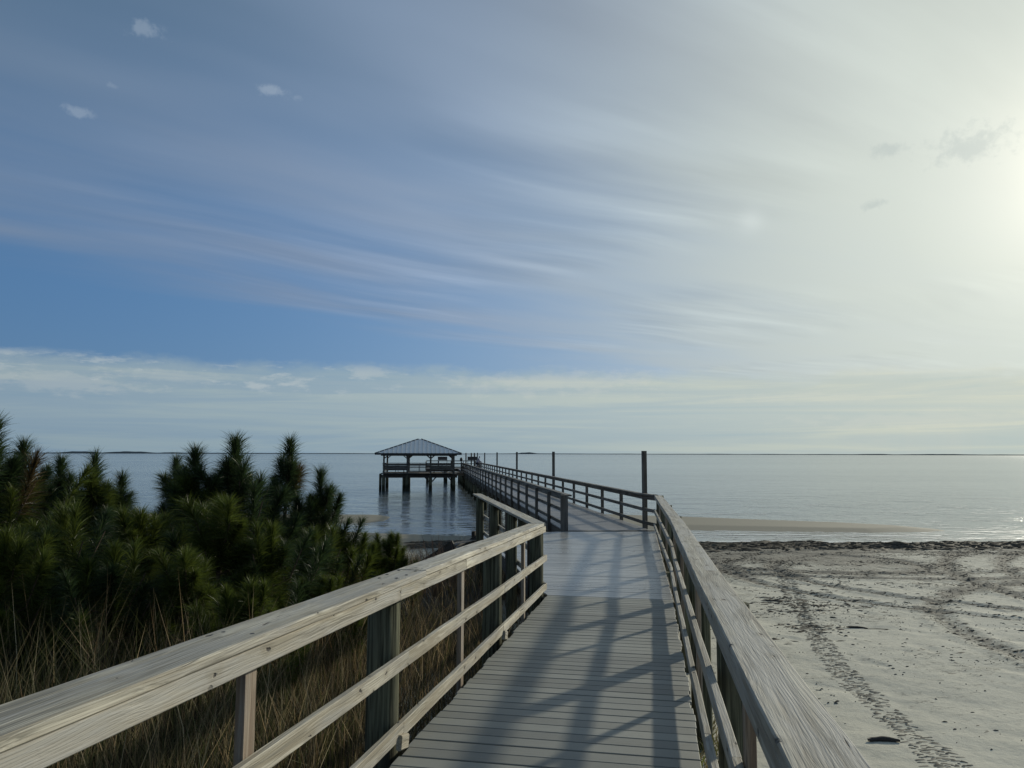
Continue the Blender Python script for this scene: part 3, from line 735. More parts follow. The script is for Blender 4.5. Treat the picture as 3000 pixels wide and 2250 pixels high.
for i in range(nb + 1):
    Z = Z0 + .5 + i * 2 * BAY
    for X in (PXL + .12, PXR - .12):
        p = pier(X, Z); round_pile('pile', (p.x, p.y, min(float(ground_z(p.x, p.y)), -2.4) - 1.0), LEV - .33, .15, 'pile_wood', pr, 12)
    board('cross_beam', pier(PXL - .12, Z + .18, -.42), pier(PXR + .12, Z + .18, -.42), .07, .24, 'under_wood', pr)
    board('cross_beam', pier(PXL - .12, Z - .18, -.42), pier(PXR + .12, Z - .18, -.42), .07, .24, 'under_wood', pr)
    if i % 2 == 0: board('brace', pier(PXL + .1, Z + .2, -.6), pier(PXR - .1, Z + .2, -1.6), .05, .18, 'under_wood', pr)
def pier_rail(X, sgn, zs, ze, label, tall=(), gate=None, rh=.93):
    t = thing('railing', pier(X, zs), label, 'railing')
    Z = zs; k = 0; post_z = []
    while Z <= ze + .01: post_z.append(Z); Z += BAY
    for i, Z in enumerate(post_z):
        p = pier(X + sgn * .05, Z)
        top = LEV + rh - .04
        if i in tall: top = EYE + random.uniform(.05, .09)
        wd = .115 if i in tall else .088
        if i == 0 and not tall: upright('post', (p.x, p.y, LEV - .3), LEV + rh - .001, .17, .17, D2, 'pier_wood', t)
        else: upright('post', (p.x, p.y, LEV - .45), top, wd, wd + .012, D2, 'pier_wood', t)
    e = post_z[-1]; Z = zs - .02
    while Z < e - .1:
        z2 = min(Z + 2 * BAY, e)
        board('cap_board', pier(X - sgn * .075, Z + .003, rh - .02), pier(X - sgn * .075, z2 - .003, rh - .02), .15, .04, 'pier_wood', t, 2, .002)
        board('top_rail', pier(X - sgn * .015, Z + .003, rh - .1), pier(X - sgn * .015, z2 - .003, rh - .1), .04, .115, 'pier_wood', t, 1)
        board('mid_rail', pier(X - sgn * .015, Z + .003, .50), pier(X - sgn * .015, z2 - .003, .50), .04, .09, 'pier_wood', t, 1)
        board('bottom_rail', pier(X - sgn * .015, Z + .003, .15), pier(X - sgn * .015, z2 - .003, .15), .04, .09, 'pier_wood', t, 1)
        Z = z2
    return t
pier_rail(PXL, -1, Z0 + .1, 84.8, 'dark pier railing on the gazebo side, starting at a stout end post')
pier_rail(PXR, 1, Z0 + .85, 94.5, 'dark pier railing on the open-water side with tall poles rising from it', tall=(0, 6, 12, 18, 24, 29))
# joint between landing railing and pier railing
t_ = bpy.data.objects['railing.003'] if 'railing.003' in bpy.data.objects else pr
zz = Z0 - .1
board('cap_board', far_r + Vector((0, 0, -.005)), pier(PXR - .075, Z0 + .83, .91), .15, .04, 'pier_wood', rr)
board('top_rail', far_r + Vector((0, 0, -.085)) + R1 * .05, pier(PXR - .015, Z0 + .83, .83), .04, .115, 'pier_wood', rr)
board('mid_rail', P1R + Vector((0, 0, .5)) + R1 * .05, pier(PXR - .015, Z0 + .83, .5), .04, .09, 'pier_wood', rr)
board('bottom_rail', P1R + Vector((0, 0, .15)) + R1 * .05, pier(PXR - .015, Z0 + .83, .15), .04, .09, 'pier_wood', rr)

# mooring piles past the pier head
for i, (X, Z) in enumerate(((5.95, 109.5), (5.95, 126), (5.95, 101.5))):
    p = pier(X, Z); o = round_pile('mooring_pile', (p.x, p.y, -5), EYE + .05, .11, 'pier_wood', None, 12)
    tag(o, ('thin mooring pile standing in the water beyond the pier head', 'farthest thin mooring pile out beyond the pier', 'thin mooring pile just past the last pier pole')[i], 'pile', 'piles off the end of the pier')

# head of the pier
hd = thing('pier_end_platform', pier(3.2, 95), 'dark cross platform at the far end of the pier', 'pier')
for k in range(24):
    Zk = 95.0 + k * .5
    board('plank', pier(-.6, Zk, 0), pier(6.4, Zk, 0), .48, .04, 'pier_wood', hd)
for X in (-.4, 2.0, 4.2, 6.2):
    for Z in (95.6, 100.5, 106):
        p = pier(X, Z); round_pile('pile', (p.x, p.y, -5), LEV - .1, .16, 'pile_wood', hd, 10)
for Z in (95.6, 100.5, 106): board('cross_beam', pier(-.6, Z, -.2), pier(6.4, Z, -.2), .1, .26, 'under_wood', hd)
hr = thing('railing', pier(3.2, 106.8), 'dark railing round the far pier head', 'railing')
for a, b in (((-.6, 94.9), (-.6, 106.8)), ((-.6, 106.8), (6.4, 106.8)), ((6.4, 106.8), (6.4, 95))):
    for h, t_ in ((.9, .12), (.5, .09), (.15, .09)): board('rail', pier(*a, h), pier(*b, h), .05, t_, 'pier_wood', hr)
    for k in range(5):
        f = k / 4; q = pier(a[0] + (b[0] - a[0]) * f, a[1] + (b[1] - a[1]) * f); upright('post', (q.x, q.y, LEV - .2), LEV + .86, .1, .1, D2, 'pier_wood', hr)
for i, px_ in enumerate((1.55, 5.45)):
    q = pier(px_, 98.0)
    sg = thing('notice_board', q, ('dark notice board on two legs framed by the gazebo posts', 'dark notice board on two legs beside the pier poles')[i], 'sign', 'boards at the pier head')
    board('panel', q + R2 * -.60 + Vector((0, 0, 1.29)), q + R2 * .60 + Vector((0, 0, 1.29)), .05, .42, 'sign_board', sg)
    board('frame', q + R2 * -.64 + Vector((0, 0, 1.52)), q + R2 * .64 + Vector((0, 0, 1.52)), .09, .05, 'dark_trim', sg)
    for s in (-1, 1): upright('leg', (q.x + R2.x * .58 * s, q.y + R2.y * .58 * s, LEV), LEV + 1.5, .07, .07, D2, 'dark_trim', sg)

# ------------------------------------------------------------------ gazebo over the water
GZ0 = 75.0; GXL, GXR, GD = -4.62, 2.32, 6.0
gz = thing('gazebo', pier(-1.2, GZ0 + 3, 0), 'open-sided gazebo on stilts with grey hipped metal roof', 'gazebo')
NP = 4; gx = [GXL + (GXR - GXL) * k / (NP - 1) for k in range(NP)]
EAVE = EYE - .02 - LEV
for row, Z in enumerate((GZ0, GZ0 + GD)):
    for k, X in enumerate(gx):
        p = pier(X, Z); upright('post', (p.x, p.y, LEV - .3), LEV + EAVE - .14, .17, .17, D2, 'pier_wood', gz)
        round_pile('pile', (p.x, p.y, -4.5), LEV - .30, .17, 'pile_wood', gz, 14)
        q = pier(X - .34, Z + .25); 
        if k in (0, 1): round_pile('pile', (q.x, q.y, -4.5), LEV + (-.05 if k == 0 else -.3), .13, 'pile_wood', gz, 12)
        for s in (-1, 1):
            if (k == 0 and s < 0) or (k == NP - 1 and s > 0): continue
            board('brace', pier(X + s * .06, Z, EAVE - .50), pier(X + s * .42, Z, EAVE - .2), .06, .09, 'pier_wood', gz)
            if row == 0 and k > 1: board('brace', pier(X + s * .14, Z, -.85), pier(X + s * .55, Z, -.40), .08, .12, 'under_wood', gz)
    board('roof_beam', pier(GXL - .3, Z, EAVE - .16), pier(GXR + .3, Z, EAVE - .16), .10, .20, 'pier_wood', gz)
    board('floor_beam', pier(GXL - .35, Z, -.30), pier(GXR + .35, Z, -.30), .14, .30, 'under_wood', gz)
for X in (GXL, GXR): board('roof_beam', pier(X, GZ0 - .3, EAVE - .155), pier(X, GZ0 + GD + .3, EAVE - .155), .1, .18, 'pier_wood', gz)
for k in range(14):
    Zk = GZ0 - .25 + k * .5
    board('floor_board', pier(GXL - .3, Zk, -.03), pier(GXR + .3, Zk, -.03), .47, .05, 'pier_wood', gz)
# roof: hipped, ribbed metal sheets
ex0, ex1, ez0, ez1 = GXL - .82, GXR + .72, GZ0 - .85, GZ0 + GD + .85
cX, cZ = (ex0 + ex1) / 2 + .05, (ez0 + ez1) / 2; RH = 1.47
rx = .18
ridge = [(cX - rx, cZ), (cX + rx, cZ)]
def roof_pt(X, Z, h): return pier(X, Z, h)
corners = [(ex0, ez0), (ex1, ez0), (ex1, ez1), (ex0, ez1)]
planes = [((0, 1), (ridge[0], ridge[1])), ((1, 2), (ridge[1], ridge[1])), ((2, 3), (ridge[1], ridge[0])), ((3, 0), (ridge[0], ridge[0]))]
for (ci, cj), (ra, rb) in planes:
    a = roof_pt(*corners[ci], EAVE); b = roof_pt(*corners[cj], EAVE); c = roof_pt(*rb, EAVE + RH); d = roof_pt(*ra, EAVE + RH)
    nrm = (b - a).cross(d - a).normalized(); dn = nrm * -.05
    V = [a, b, c, d, a + dn, b + dn, c + dn, d + dn]
    pl = link('roof', pydata('roof', V, [(0, 1, 2, 3), (7, 6, 5, 4), (0, 4, 5, 1), (1, 5, 6, 2), (2, 6, 7, 3), (3, 7, 4, 0)]), gz, Matrix.Identity(4), 'roof_metal')
    e = (b - a); L = e.length; e.normalize(); up_ = nrm.cross(e); n = int(L / .42)
    apl = ((d - a).dot(e), (d - a).dot(up_)); apr = ((c - a).dot(e), (c - a).dot(up_))
    for k in range(1, n):
        s = L * k / n
        hgt = apl[1] * min(1, s / apl[0], (L - s) / (L - apr[0])) - .04
        if hgt > .15: board('rib', a + e * s + nrm * .022, a + e * s + up_ * hgt + nrm * .034, .07, .075, 'roof_rib', pl, 1, 0, .002, up=tuple(nrm))
    board('fascia', a + Vector((0, 0, -.07)), b + Vector((0, 0, -.07)), .05, .17, 'dark_trim', gz)
for ci, rp in ((0, 0), (1, 1), (2, 1), (3, 0)):
    board('hip_cap', roof_pt(*corners[ci], EAVE + .03), roof_pt(*ridge[rp], EAVE + RH + .03), .16, .05, 'dark_trim', gz)
# gazebo railings and benches
def grail(a, b, solid=False):
    board('cap_board', pier(*a, .93), pier(*b, .93), .18, .05, 'pier_wood', gz)
    if solid:
        for h in (.83, .68, .53, .40): board('bench_back', pier(*a, h), pier(*b, h), .045, .135, 'pier_wood', gz)
    else:
        for h in (.78, .52, .18): board('rail', pier(*a, h), pier(*b, h), .045, .09, 'pier_wood', gz)
    m = ((a[0] + b[0]) / 2, (a[1] + b[1]) / 2); p = pier(*m); upright('baluster', (p.x, p.y, LEV - .1), LEV + .9, .05, .09, D2, 'pier_wood', gz)
for k in range(3):
    grail((gx[k], GZ0 - .1), (gx[k + 1], GZ0 - .1), k != 1)
    grail((gx[k], GZ0 + GD + .1), (gx[k + 1], GZ0 + GD + .1))
for a, b in ((0, 2), (2, 4), (4, 6)): grail((GXL - .1, GZ0 + a), (GXL - .1, GZ0 + b))
for k in (0, 2):
    X0_, X1_ = gx[k] + .2, gx[k + 1] - .2
    bn = thing('bench', pier((X0_ + X1_) / 2, GZ0 + .5), ('wooden bench inside the gazebo at its seaward-left bay', 'wooden bench inside the gazebo beside the walkway bay')[k // 2], 'bench', 'benches in the gazebo')
    board('seat', pier(X0_, GZ0 + .42, .44), pier(X1_, GZ0 + .42, .44), .42, .05, 'pier_wood', bn)
    for X in (X0_ + .15, X1_ - .15):
        p = pier(X, GZ0 + .42); upright('leg', (p.x, p.y, LEV), LEV + .415, .08, .3, D2, 'pier_wood', bn)
# link walkway from gazebo to pier
lw = thing('link_walkway', pier(2.9, GZ0 + 4), 'short dark walkway joining the gazebo to the pier', 'walkway')
for k in range(6): board('plank', pier(GXR + .31, GZ0 + 3.1 + k * .5, -.02), pier(PXL - .06, GZ0 + 3.1 + k * .5, -.02), .47, .05, 'pier_wood', lw)
board('edge_beam', pier(GXR + .1, GZ0 + 2.8, -.2), pier(PXL, GZ0 + 2.8, -.2), .08, .28, 'stud_wood', lw)
for h, t_ in ((.9, .13), (.5, .09), (.15, .09)): board('rail', pier(GXR + .05, GZ0 + 2.8, h), pier(PXL, GZ0 + 2.8, h), .05, t_, 'pier_wood', lw)

# little post with a dark oval top where the gazebo side railing ends
q = pier(PXL - .02, 85.2)
lp = thing('lamp_post', q, 'short post with dark oval head at the end of the gazebo-side railing', 'lamp')
upright('post', (q.x, q.y, LEV), LEV + 1.08, .12, .12, D2, 'pier_wood', lp)
V = []; Fc = []
for i in range(9):
    th = math.pi * i / 8
    for k in range(12): V.append((.17 * math.sin(th) * math.cos(k * math.pi / 6), .17 * math.sin(th) * math.sin(k * math.pi / 6), .24 - .24 * math.cos(th) - .02))
for i in range(8):
    for k in range(12): Fc.append((i * 12 + k, i * 12 + (k + 1) % 12, (i + 1) * 12 + (k + 1) % 12, (i + 1) * 12 + k))
link('lamp_head', pydata('head', V, Fc, True), lp, Matrix.Translation((q.x, q.y, LEV + 1.06)), 'dark_trim')

# person leaning on the far rail
q = pier(5.36, 86.0)
pn_ = thing('person', q, 'person in a pale grey jacket leaning on the far pier railing', 'person')
def skin_body(name, joints, edges, material, parent, M):
    me = bpy.data.meshes.new(name); me.from_pydata([j[0] for j in joints], edges, [])
    o = bpy.data.objects.new(name, me); COL.objects.link(o)
    me.materials.append(MATS[material])
    mo = o.modifiers.new('skin', 'SKIN'); mo.use_smooth_shade = True
    sv = me.skin_vertices[0].data
    for v_, j in zip(sv, joints): v_.radius = (j[1], j[1])
    sv[0].use_root = True
    o.modifiers.new('sub', 'SUBSURF').levels = 1; o.modifiers['sub'].render_levels = 1
    o.parent = parent; o.matrix_parent_inverse = WM[parent.name].inverted(); o.matrix_basis = M; WM[o.name] = M.copy()
    return o
J = [((0, 0, .92), .15), ((0, .08, 1.12), .14), ((0, .17, 1.32), .16), ((0, .21, 1.42), .06), ((0, .26, 1.50), .085), ((0, .29, 1.60), .085),
     ((-.19, .18, 1.34), .065), ((-.24, .28, 1.10), .055), ((-.16, .50, .98), .045), ((-.10, .56, .97), .035),
     ((.19, .18, 1.34), .065), ((.24, .28, 1.10), .055), ((.16, .50, .98), .045), ((.10, .56, .97), .035),
     ((-.10, 0, .85), .10), ((-.11, .03, .48), .065), ((-.12, -.02, .08), .05), ((-.13, .12, .04), .045),
     ((.10, 0, .85), .10), ((.11, -.03, .48), .065), ((.12, -.12, .08), .05), ((.13, .02, .04), .045)]
Ed = [(0, 1), (1, 2), (2, 3), (3, 4), (4, 5), (2, 6), (6, 7), (7, 8), (8, 9), (2, 10), (10, 11), (11, 12), (12, 13), (0, 14), (14, 15), (15, 16), (16, 17), (0, 18), (18, 19), (19, 20), (20, 21)]
yaw = math.atan2(-R2.x, R2.y)
Mq = Matrix.Translation(q) @ Matrix.Rotation(-math.pi / 2 + math.atan2(-D2.x, D2.y), 4, 'Z')
skin_body('body', J, Ed, 'jacket', pn_, Mq)
skin_body('trousers', [((0, 0, .94), .17)] + [(J[i][0], J[i][1] + .02) for i in (14, 15, 16, 18, 19, 20)], [(0, 1), (1, 2), (2, 3), (0, 4), (4, 5), (5, 6)], 'trousers', pn_, Mq)
skin_body('hair', [((0, .25, 1.57), .09), ((0, .27, 1.66), .095)], [(0, 1)], 'hair', pn_, Mq)

# ------------------------------------------------------------------ pines
def needle_shoot(p, d, length, n_len, count, V, T, C, tone):
    """needles set all round a twig from p along d, arching outwards"""
    d = d / np.linalg.norm(d); count = int(count * 1.6)
    a = np.array([1., 0, 0]) if abs(d[0]) < .7 else np.array([0, 1., 0])
    u = np.cross(d, a); u /= np.linalg.norm(u); v_ = np.cross(d, u)
    t = rng.random(count) ** .8; ph = rng.random(count) * 2 * np.pi
    ang = np.radians(19 + 62 * (1 - t) + rng.normal(0, 13, count)); ang = np.clip(ang, .08, 1.9)
    rad = np.cos(ph)[:, None] * u + np.sin(ph)[:, None] * v_
    b = p + d * (t * length)[:, None]
    dr = d * np.cos(ang)[:, None] + rad * np.sin(ang)[:, None]
    L = n_len * (.7 + .5 * rng.random(count))
    side = np.cross(dr, rng.normal(size=(count, 3))); side /= np.linalg.norm(side, axis=1)[:, None] + 1e-9
    wd = .0021 + .0012 * rng.random(count)
    m = b + dr * (L * .55)[:, None]
    tip = b + dr * L[:, None] + rad * (L * .10)[:, None] - np.array([0, 0, 1]) * (L * (.05 + .16 * rng.random(count)))[:, None]
    k = sum(len(x) for x in V)
    V.append(np.stack([b - side * wd[:, None], b + side * wd[:, None], m + side * wd[:, None] * .9, m - side * wd[:, None] * .9, tip], 1).reshape(-1, 3))
    o = k + np.arange(count)[:, None] * 5
    T.append(np.concatenate([o + [[0, 1, 2]], o + [[0, 2, 3]], o + [[3, 2, 4]]]))
    q = rng.random(count)[:, None]
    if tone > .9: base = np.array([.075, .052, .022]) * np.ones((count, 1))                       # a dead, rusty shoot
    elif tone > .12: base = np.array([.052, .078, .016]) * (1 - q) + np.array([.084, .104, .018]) * q   # olive shoots: sunlit translucence put into the tint
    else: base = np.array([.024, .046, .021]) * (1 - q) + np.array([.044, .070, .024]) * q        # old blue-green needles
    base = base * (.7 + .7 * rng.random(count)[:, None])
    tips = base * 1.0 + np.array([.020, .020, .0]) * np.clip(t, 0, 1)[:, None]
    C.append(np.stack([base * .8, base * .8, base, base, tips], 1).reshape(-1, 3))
def tube(V, Q, pts, rads, n=6):
    k0 = len(V)
    for i, (p, r_) in enumerate(zip(pts, rads)):
        for k in range(n):
            a = 2 * math.pi * k / n; V.append((p[0] + r_ * math.cos(a), p[1] + r_ * math.sin(a), p[2]))
        if i:
            for k in range(n):
                b = k0 + (i - 1) * n; Q.append((b + k, b + (k + 1) % n, b + n + (k + 1) % n, b + n + k))
def make_pine(H, spread, whorls, seed, tone, dens=1.0):
    random.seed(seed)
    NV, NTt, NC = [], [], []; TV, TQ = [], []
    bend = (random.uniform(-.05, .05), random.uniform(-.05, .05))
    axis = lambda f: np.array([bend[0] * f * f * H, bend[1] * f * f * H, f * H])
    tube(TV, TQ, [axis(f) for f in np.linspace(0, .97, 7)], [.045 * (1 - .8 * f) * H / 3 + .008 for f in np.linspace(0, 1, 7)], 8)
    # leader: a long upright brush, often doubled
    lead = (.75 + .35 * random.random()) * min(1, H / 2.4)
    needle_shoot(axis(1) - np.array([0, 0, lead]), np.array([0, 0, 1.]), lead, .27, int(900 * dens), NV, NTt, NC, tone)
    top = .76
    for i in range(whorls):
        f = .16 + (top - .16) * i / max(1, whorls - 1)
        nbr = random.randint(3, 6); a0 = random.uniform(0, 6.28)
        for j in range(nbr):
            az_ = a0 + 2 * math.pi * j / nbr + random.uniform(-.5, .5)
            bl = spread * max(.26, (1.12 - 1.12 * f)) * random.uniform(.55, 1.25)
            o = axis(f + random.uniform(-.05, .05)); out = np.array([math.cos(az_), math.sin(az_), 0])
            up0 = .20 + .9 * f
            mid = o + out * bl * .62 + np.array([0, 0, bl * up0 * .42]); end = o + out * bl + np.array([0, 0, bl * (up0 + .45)])
            tube(TV, TQ, [o, mid, end], [.016, .011, .006], 5)
            dd = end - mid; ln = np.linalg.norm(dd); dd = dd / ln + np.array([0, 0, .5 * random.random() + .2]) + np.array([random.uniform(-.3, .3), random.uniform(-.3, .3), 0])
            sl_ = max(.24, ln * 1.2) * random.uniform(.8, 1.4); tn = 1.0 if random.random() < .02 else (tone + random.uniform(-.35, .30))
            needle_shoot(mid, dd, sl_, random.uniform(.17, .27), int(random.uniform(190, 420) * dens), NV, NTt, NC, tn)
            if bl > .4:
                for q_ in range(random.randint(0, 2)):
                    sgn = random.choice((-1, 1))
                    sd_ = out * random.uniform(.3, .8) + sgn * np.array([-out[1], out[0], 0]) * random.uniform(.3, .8) + np.array([0, 0, random.uniform(.4, 1.1)])
                    needle_shoot(mid - (mid - o) * .5 * random.random(), sd_, random.uniform(.18, .42), random.uniform(.16, .25), int(random.uniform(110, 260) * dens), NV, NTt, NC, 1.0 if random.random() < .02 else (tone + random.uniform(-.35, .30)))
    crown = fast_mesh('crown', np.concatenate(NV), np.concatenate(NTt), False, ('tint', np.concatenate(NC), 'COLOR'))
    crown.materials.append(MATS['needles'])
    trunk = pydata('trunk', TV, TQ, True); trunk.materials.append(MATS['bark'])
    return trunk, crown, float(np.concatenate(NV)[:, 2].max())
VAR = [make_pine(2.9, 1.0, 7, 3, .10), make_pine(2.6, .85, 6, 5, .05), make_pine(2.1, .85, 5, 8, .40), make_pine(2.8, .62, 7, 13, -.15), make_pine(1.6, .7, 4, 21, .5), make_pine(1.2, .5, 3, 34, .25), make_pine(2.7, .8, 6, 55, -.05), make_pine(2.0, .95, 5, 89, .15), make_pine(2.8, .55, 6, 144, .0)]
PINES = [  # top pixel, distance, variant, label
    (2, 411, 7.6, 0, 'tall young pine cut by the left edge of the picture'),
    (39, 433, 9.5, 6, 'young pine with upright round top beside the tall one at the left edge'),
    (68, 450, 10.5, 3, 'dark leggy pine third from the left edge against the water'),
    (96, 447, 9.8, 8, 'slender pine with separate whorls showing water between them'),
    (123, 467, 10.5, 3, 'short-topped pine just under the horizon, left of the water gap'),
    (176, 451, 11.5, 8, 'thin pine with small tuft on a bare stem at the horizon'),
    (210, 440, 9.6, 6, 'broad pine with pale shoots left of the tallest centre pine'),
    (243, 429, 9.8, 1, 'pine with the tallest plume near the middle of the thicket'),
    (285, 431, 11.0, 3, 'narrow columnar pine crossing the horizon, last tall one towards the gazebo'),
    (320, 462, 10.6, 1, 'pointed pine at the gazebo end of the thicket'),
    (150, 500, 8.4, 2, 'bushy pine filling the low gap below the open water'),
    (220, 488, 8.2, 2, 'yellow-green pine with glowing top in front of the tallest plume'),
    (60, 496, 7.4, 7, 'bushy pine under the third and fourth tops from the left edge'),
    (275, 515, 8.4, 7, 'bushy pine at the foot of the narrow columnar pine'),
    (18, 520, 6.6, 2, 'bushy pine at the foot of the tall left-edge pine'),
    (108, 535, 7.0, 7, 'dark low-set pine below the slender whorled one'),
    (190, 540, 7.2, 2, 'low-set pine below the yellow-green one'),
    (308, 522, 9.4, 7, 'bushy pine below the pointed one at the gazebo end'),
    (340, 528, 10.8, 4, 'rounded pine lowest at the water end of the thicket'),
    (393, 529, 12.6, 4, 'small pine with a brown tip standing nearest the boardwalk corner'),
    (372, 539, 12.2, 4, 'small rounded pine beside the brown-tipped one'),
    (255, 575, 6.8, 4, 'low seedling pine in the grass midway along the near railing'),
    (325, 572, 8.6, 4, 'low seedling pine in the grass where the railing narrows away'),
]
random.seed(99)
for (x, y, dist, vi, lab) in PINES:
    d = pixel_dir(x, y); p = Vector((0, 0, EYE)) + d * (dist / d.y)
    g = float(ground_z(p.x, p.y, False)) - .05
    trunk, crown, H = VAR[vi]
    sc = (p.z - g) / (H - .04); sxy = sc * random.uniform(.92, 1.12) if sc > .7 else sc * 1.1
    M = Matrix.Translation((p.x, p.y, g)) @ Matrix.Rotation(random.uniform(0, 6.28), 4, 'Z') @ Matrix.Diagonal((sxy, sxy, sc, 1))
    o = link('pine_tree', None, None, Matrix.Translation((p.x, p.y, g))); tag(o, lab, 'pine', 'young pines beside the boardwalk')
    link('trunk', trunk, o, M); link('crown', crown, o, M)

# ------------------------------------------------------------------ dry grass
def blades(n, xr, yr, hmin, hmax, wid, keep, palette, lean=.35, head=False, seed=1):
    g = np.random.default_rng(seed)
    x = g.uniform(*xr, n * 3); y = g.uniform(*yr, n * 3); k = keep(x, y); x, y = x[k][:n], y[k][:n]; n = len(x)
    z = ground_z(x, y, False) - .02
    clump = fbm(x * 1.3 + 40, y * 1.3, 3)
    h = (hmin + (hmax - hmin) * g.random(n)) * (.55 + .9 * clump)
    a = g.random(n) * 2 * np.pi; ln = lean * (.3 + g.random(n)) * h
    dx_, dy_ = np.cos(a) * ln, np.sin(a) * ln
    sa = g.random(n) * np.pi; w_ = wid * (.6 + .8 * g.random(n)); sx, sy = np.cos(sa) * w_, np.sin(sa) * w_
    P = lambda f, b, s: np.stack([x + dx_ * b + sx * s, y + dy_ * b + sy * s, z + h * f], -1)
    V = np.stack([P(0, 0, -.5), P(0, 0, .5), P(.55, .3, .45), P(.55, .3, -.45), P(.97, 1, 0)], 1)
    T = (np.arange(n)[:, None, None] * 5 + np.array([[0, 1, 2], [0, 2, 3], [3, 2, 4]])[None]).reshape(-1, 3)
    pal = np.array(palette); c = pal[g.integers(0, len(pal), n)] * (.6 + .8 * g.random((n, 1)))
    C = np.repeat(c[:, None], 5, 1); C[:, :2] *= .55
    return V.reshape(-1, 3), T, C.reshape(-1, 3)
def left_of_walk(x, y): return (x < .1872 * y - 1.78) & (y < 24)
BROWN = [(.13, .098, .055), (.10, .075, .042), (.19, .15, .085), (.06, .047, .028), (.07, .075, .026), (.10, .10, .035)]
TAN = [(.42, .32, .18), (.36, .26, .14), (.28, .19, .10)]
sets = [blades(17000, (-9, 2.5), (1.6, 12), .25, .75, .0055, left_of_walk, BROWN, .85, seed=1),
        blades(12000, (-6, 2.2), (1.6, 11), .05, .22, .007, lambda x, y: left_of_walk(x, y) & (x > .1872 * y - 4.0), BROWN + TAN, 2.6, seed=12),
        blades(5200, (-8, 1.6), (1.6, 10), .55, 1.05, .0055, lambda x, y: left_of_walk(x, y) & (x > .1872 * y - 4.5), BROWN + TAN, .35, seed=2),
        blades(6500, (-6.5, 0), (2.6, 6.5), .55, 1.15, .0055, lambda x, y: left_of_walk(x, y) & (x < .1872 * y - 2.4), [(.075, .085, .03), (.10, .105, .04), (.17, .15, .075), (.24, .195, .11), (.05, .055, .025)], .45, seed=21),
        blades(6000, (-7, 3), (10, 24), .30, .75, .010, left_of_walk, BROWN + TAN, .5, seed=4)]
k = 0; V_, T_, C_ = [], [], []
for a, b, c in sets: V_.append(a); T_.append(b + k); C_.append(c); k += len(a)
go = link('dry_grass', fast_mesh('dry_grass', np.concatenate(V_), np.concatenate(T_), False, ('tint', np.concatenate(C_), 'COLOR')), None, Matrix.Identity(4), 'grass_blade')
tag(go, 'tangled brown dry grass growing below the pines and railing', 'grass', None, 'stuff')
# taller pale stems
a, b, c = blades(700, (-7.5, 1.2), (2.2, 7), .65, 1.25, .006, lambda x, y: left_of_walk(x, y) & (x < .1872 * y - 2.1), TAN + [(.5, .42, .27)], .22, seed=6)
st = link('grass_stems', fast_mesh('stems', a, b, False, ('tint', c, 'COLOR')), None, Matrix.Identity(4), 'grass_blade'); tag(st, 'tall pale straw stems rising out of the dry grass', 'grass', None, 'stuff')
# green weeds on the sand beside the ramp
a, b, c = blades(2600, (0, 4), (2.2, 8), .10, .30, .012, lambda x, y: (x > .1872 * y + .36) & (x < .1872 * y + .62), [(.10, .12, .03), (.16, .15, .05), (.2, .16, .08)], .8, seed=8)
wd_ = link('weeds', fast_mesh('weeds', a, b, False, ('tint', c, 'COLOR')), None, Matrix.Identity(4), 'grass_blade'); tag(wd_, 'small green weeds in the sand against the beach-side railing', 'weeds', None, 'stuff')

# bare brown bushes near the tide line
def bush(px_, py_, dist, h, seed, label):
    d = pixel_dir(px_, py_); p = Vector((0, 0, EYE)) + d * (dist / d.y); z = float(ground_z(p.x, p.y))
    rs = np.random.default_rng(seed); V, Q = [], []
    for i in range(46):
        a_ = rs.random() * 6.28; t_ = rs.random() * .9; L = h * (.6 + .5 * rs.random())
        b0 = np.array([rs.normal() * .05, rs.normal() * .05, 0]); dr = np.array([math.cos(a_) * t_, math.sin(a_) * t_, 1.0]); dr /= np.linalg.norm(dr)
        m = b0 + dr * L * .5 + rs.normal(size=3) * .04; e = b0 + dr * L + rs.normal(size=3) * .08
        tube(V, Q, [b0, m, e], [.008, .006, .003], 4)
        for j in range(4):
            s = m + (e - m) * rs.random(); tube(V, Q, [s, s + dr * .12 + rs.normal(size=3) * .08], [.004, .002], 3)
    o = link('dry_bush', pydata('dry_bush', V, Q), None, Matrix.Translation((p.x, p.y, z - .02)), 'twig'); tag(o, label, 'bush', 'bare bushes below the landing')
bush(438, 560, 14.5, 1.0, 1, 'bare brown bush between the small pines and the landing')
bush(458, 560, 15.5, .8, 2, 'low bare bush closest to the landing posts')
bush(415, 565, 13.2, .9, 3, 'bare brown bush touching the brown-tipped small pine')

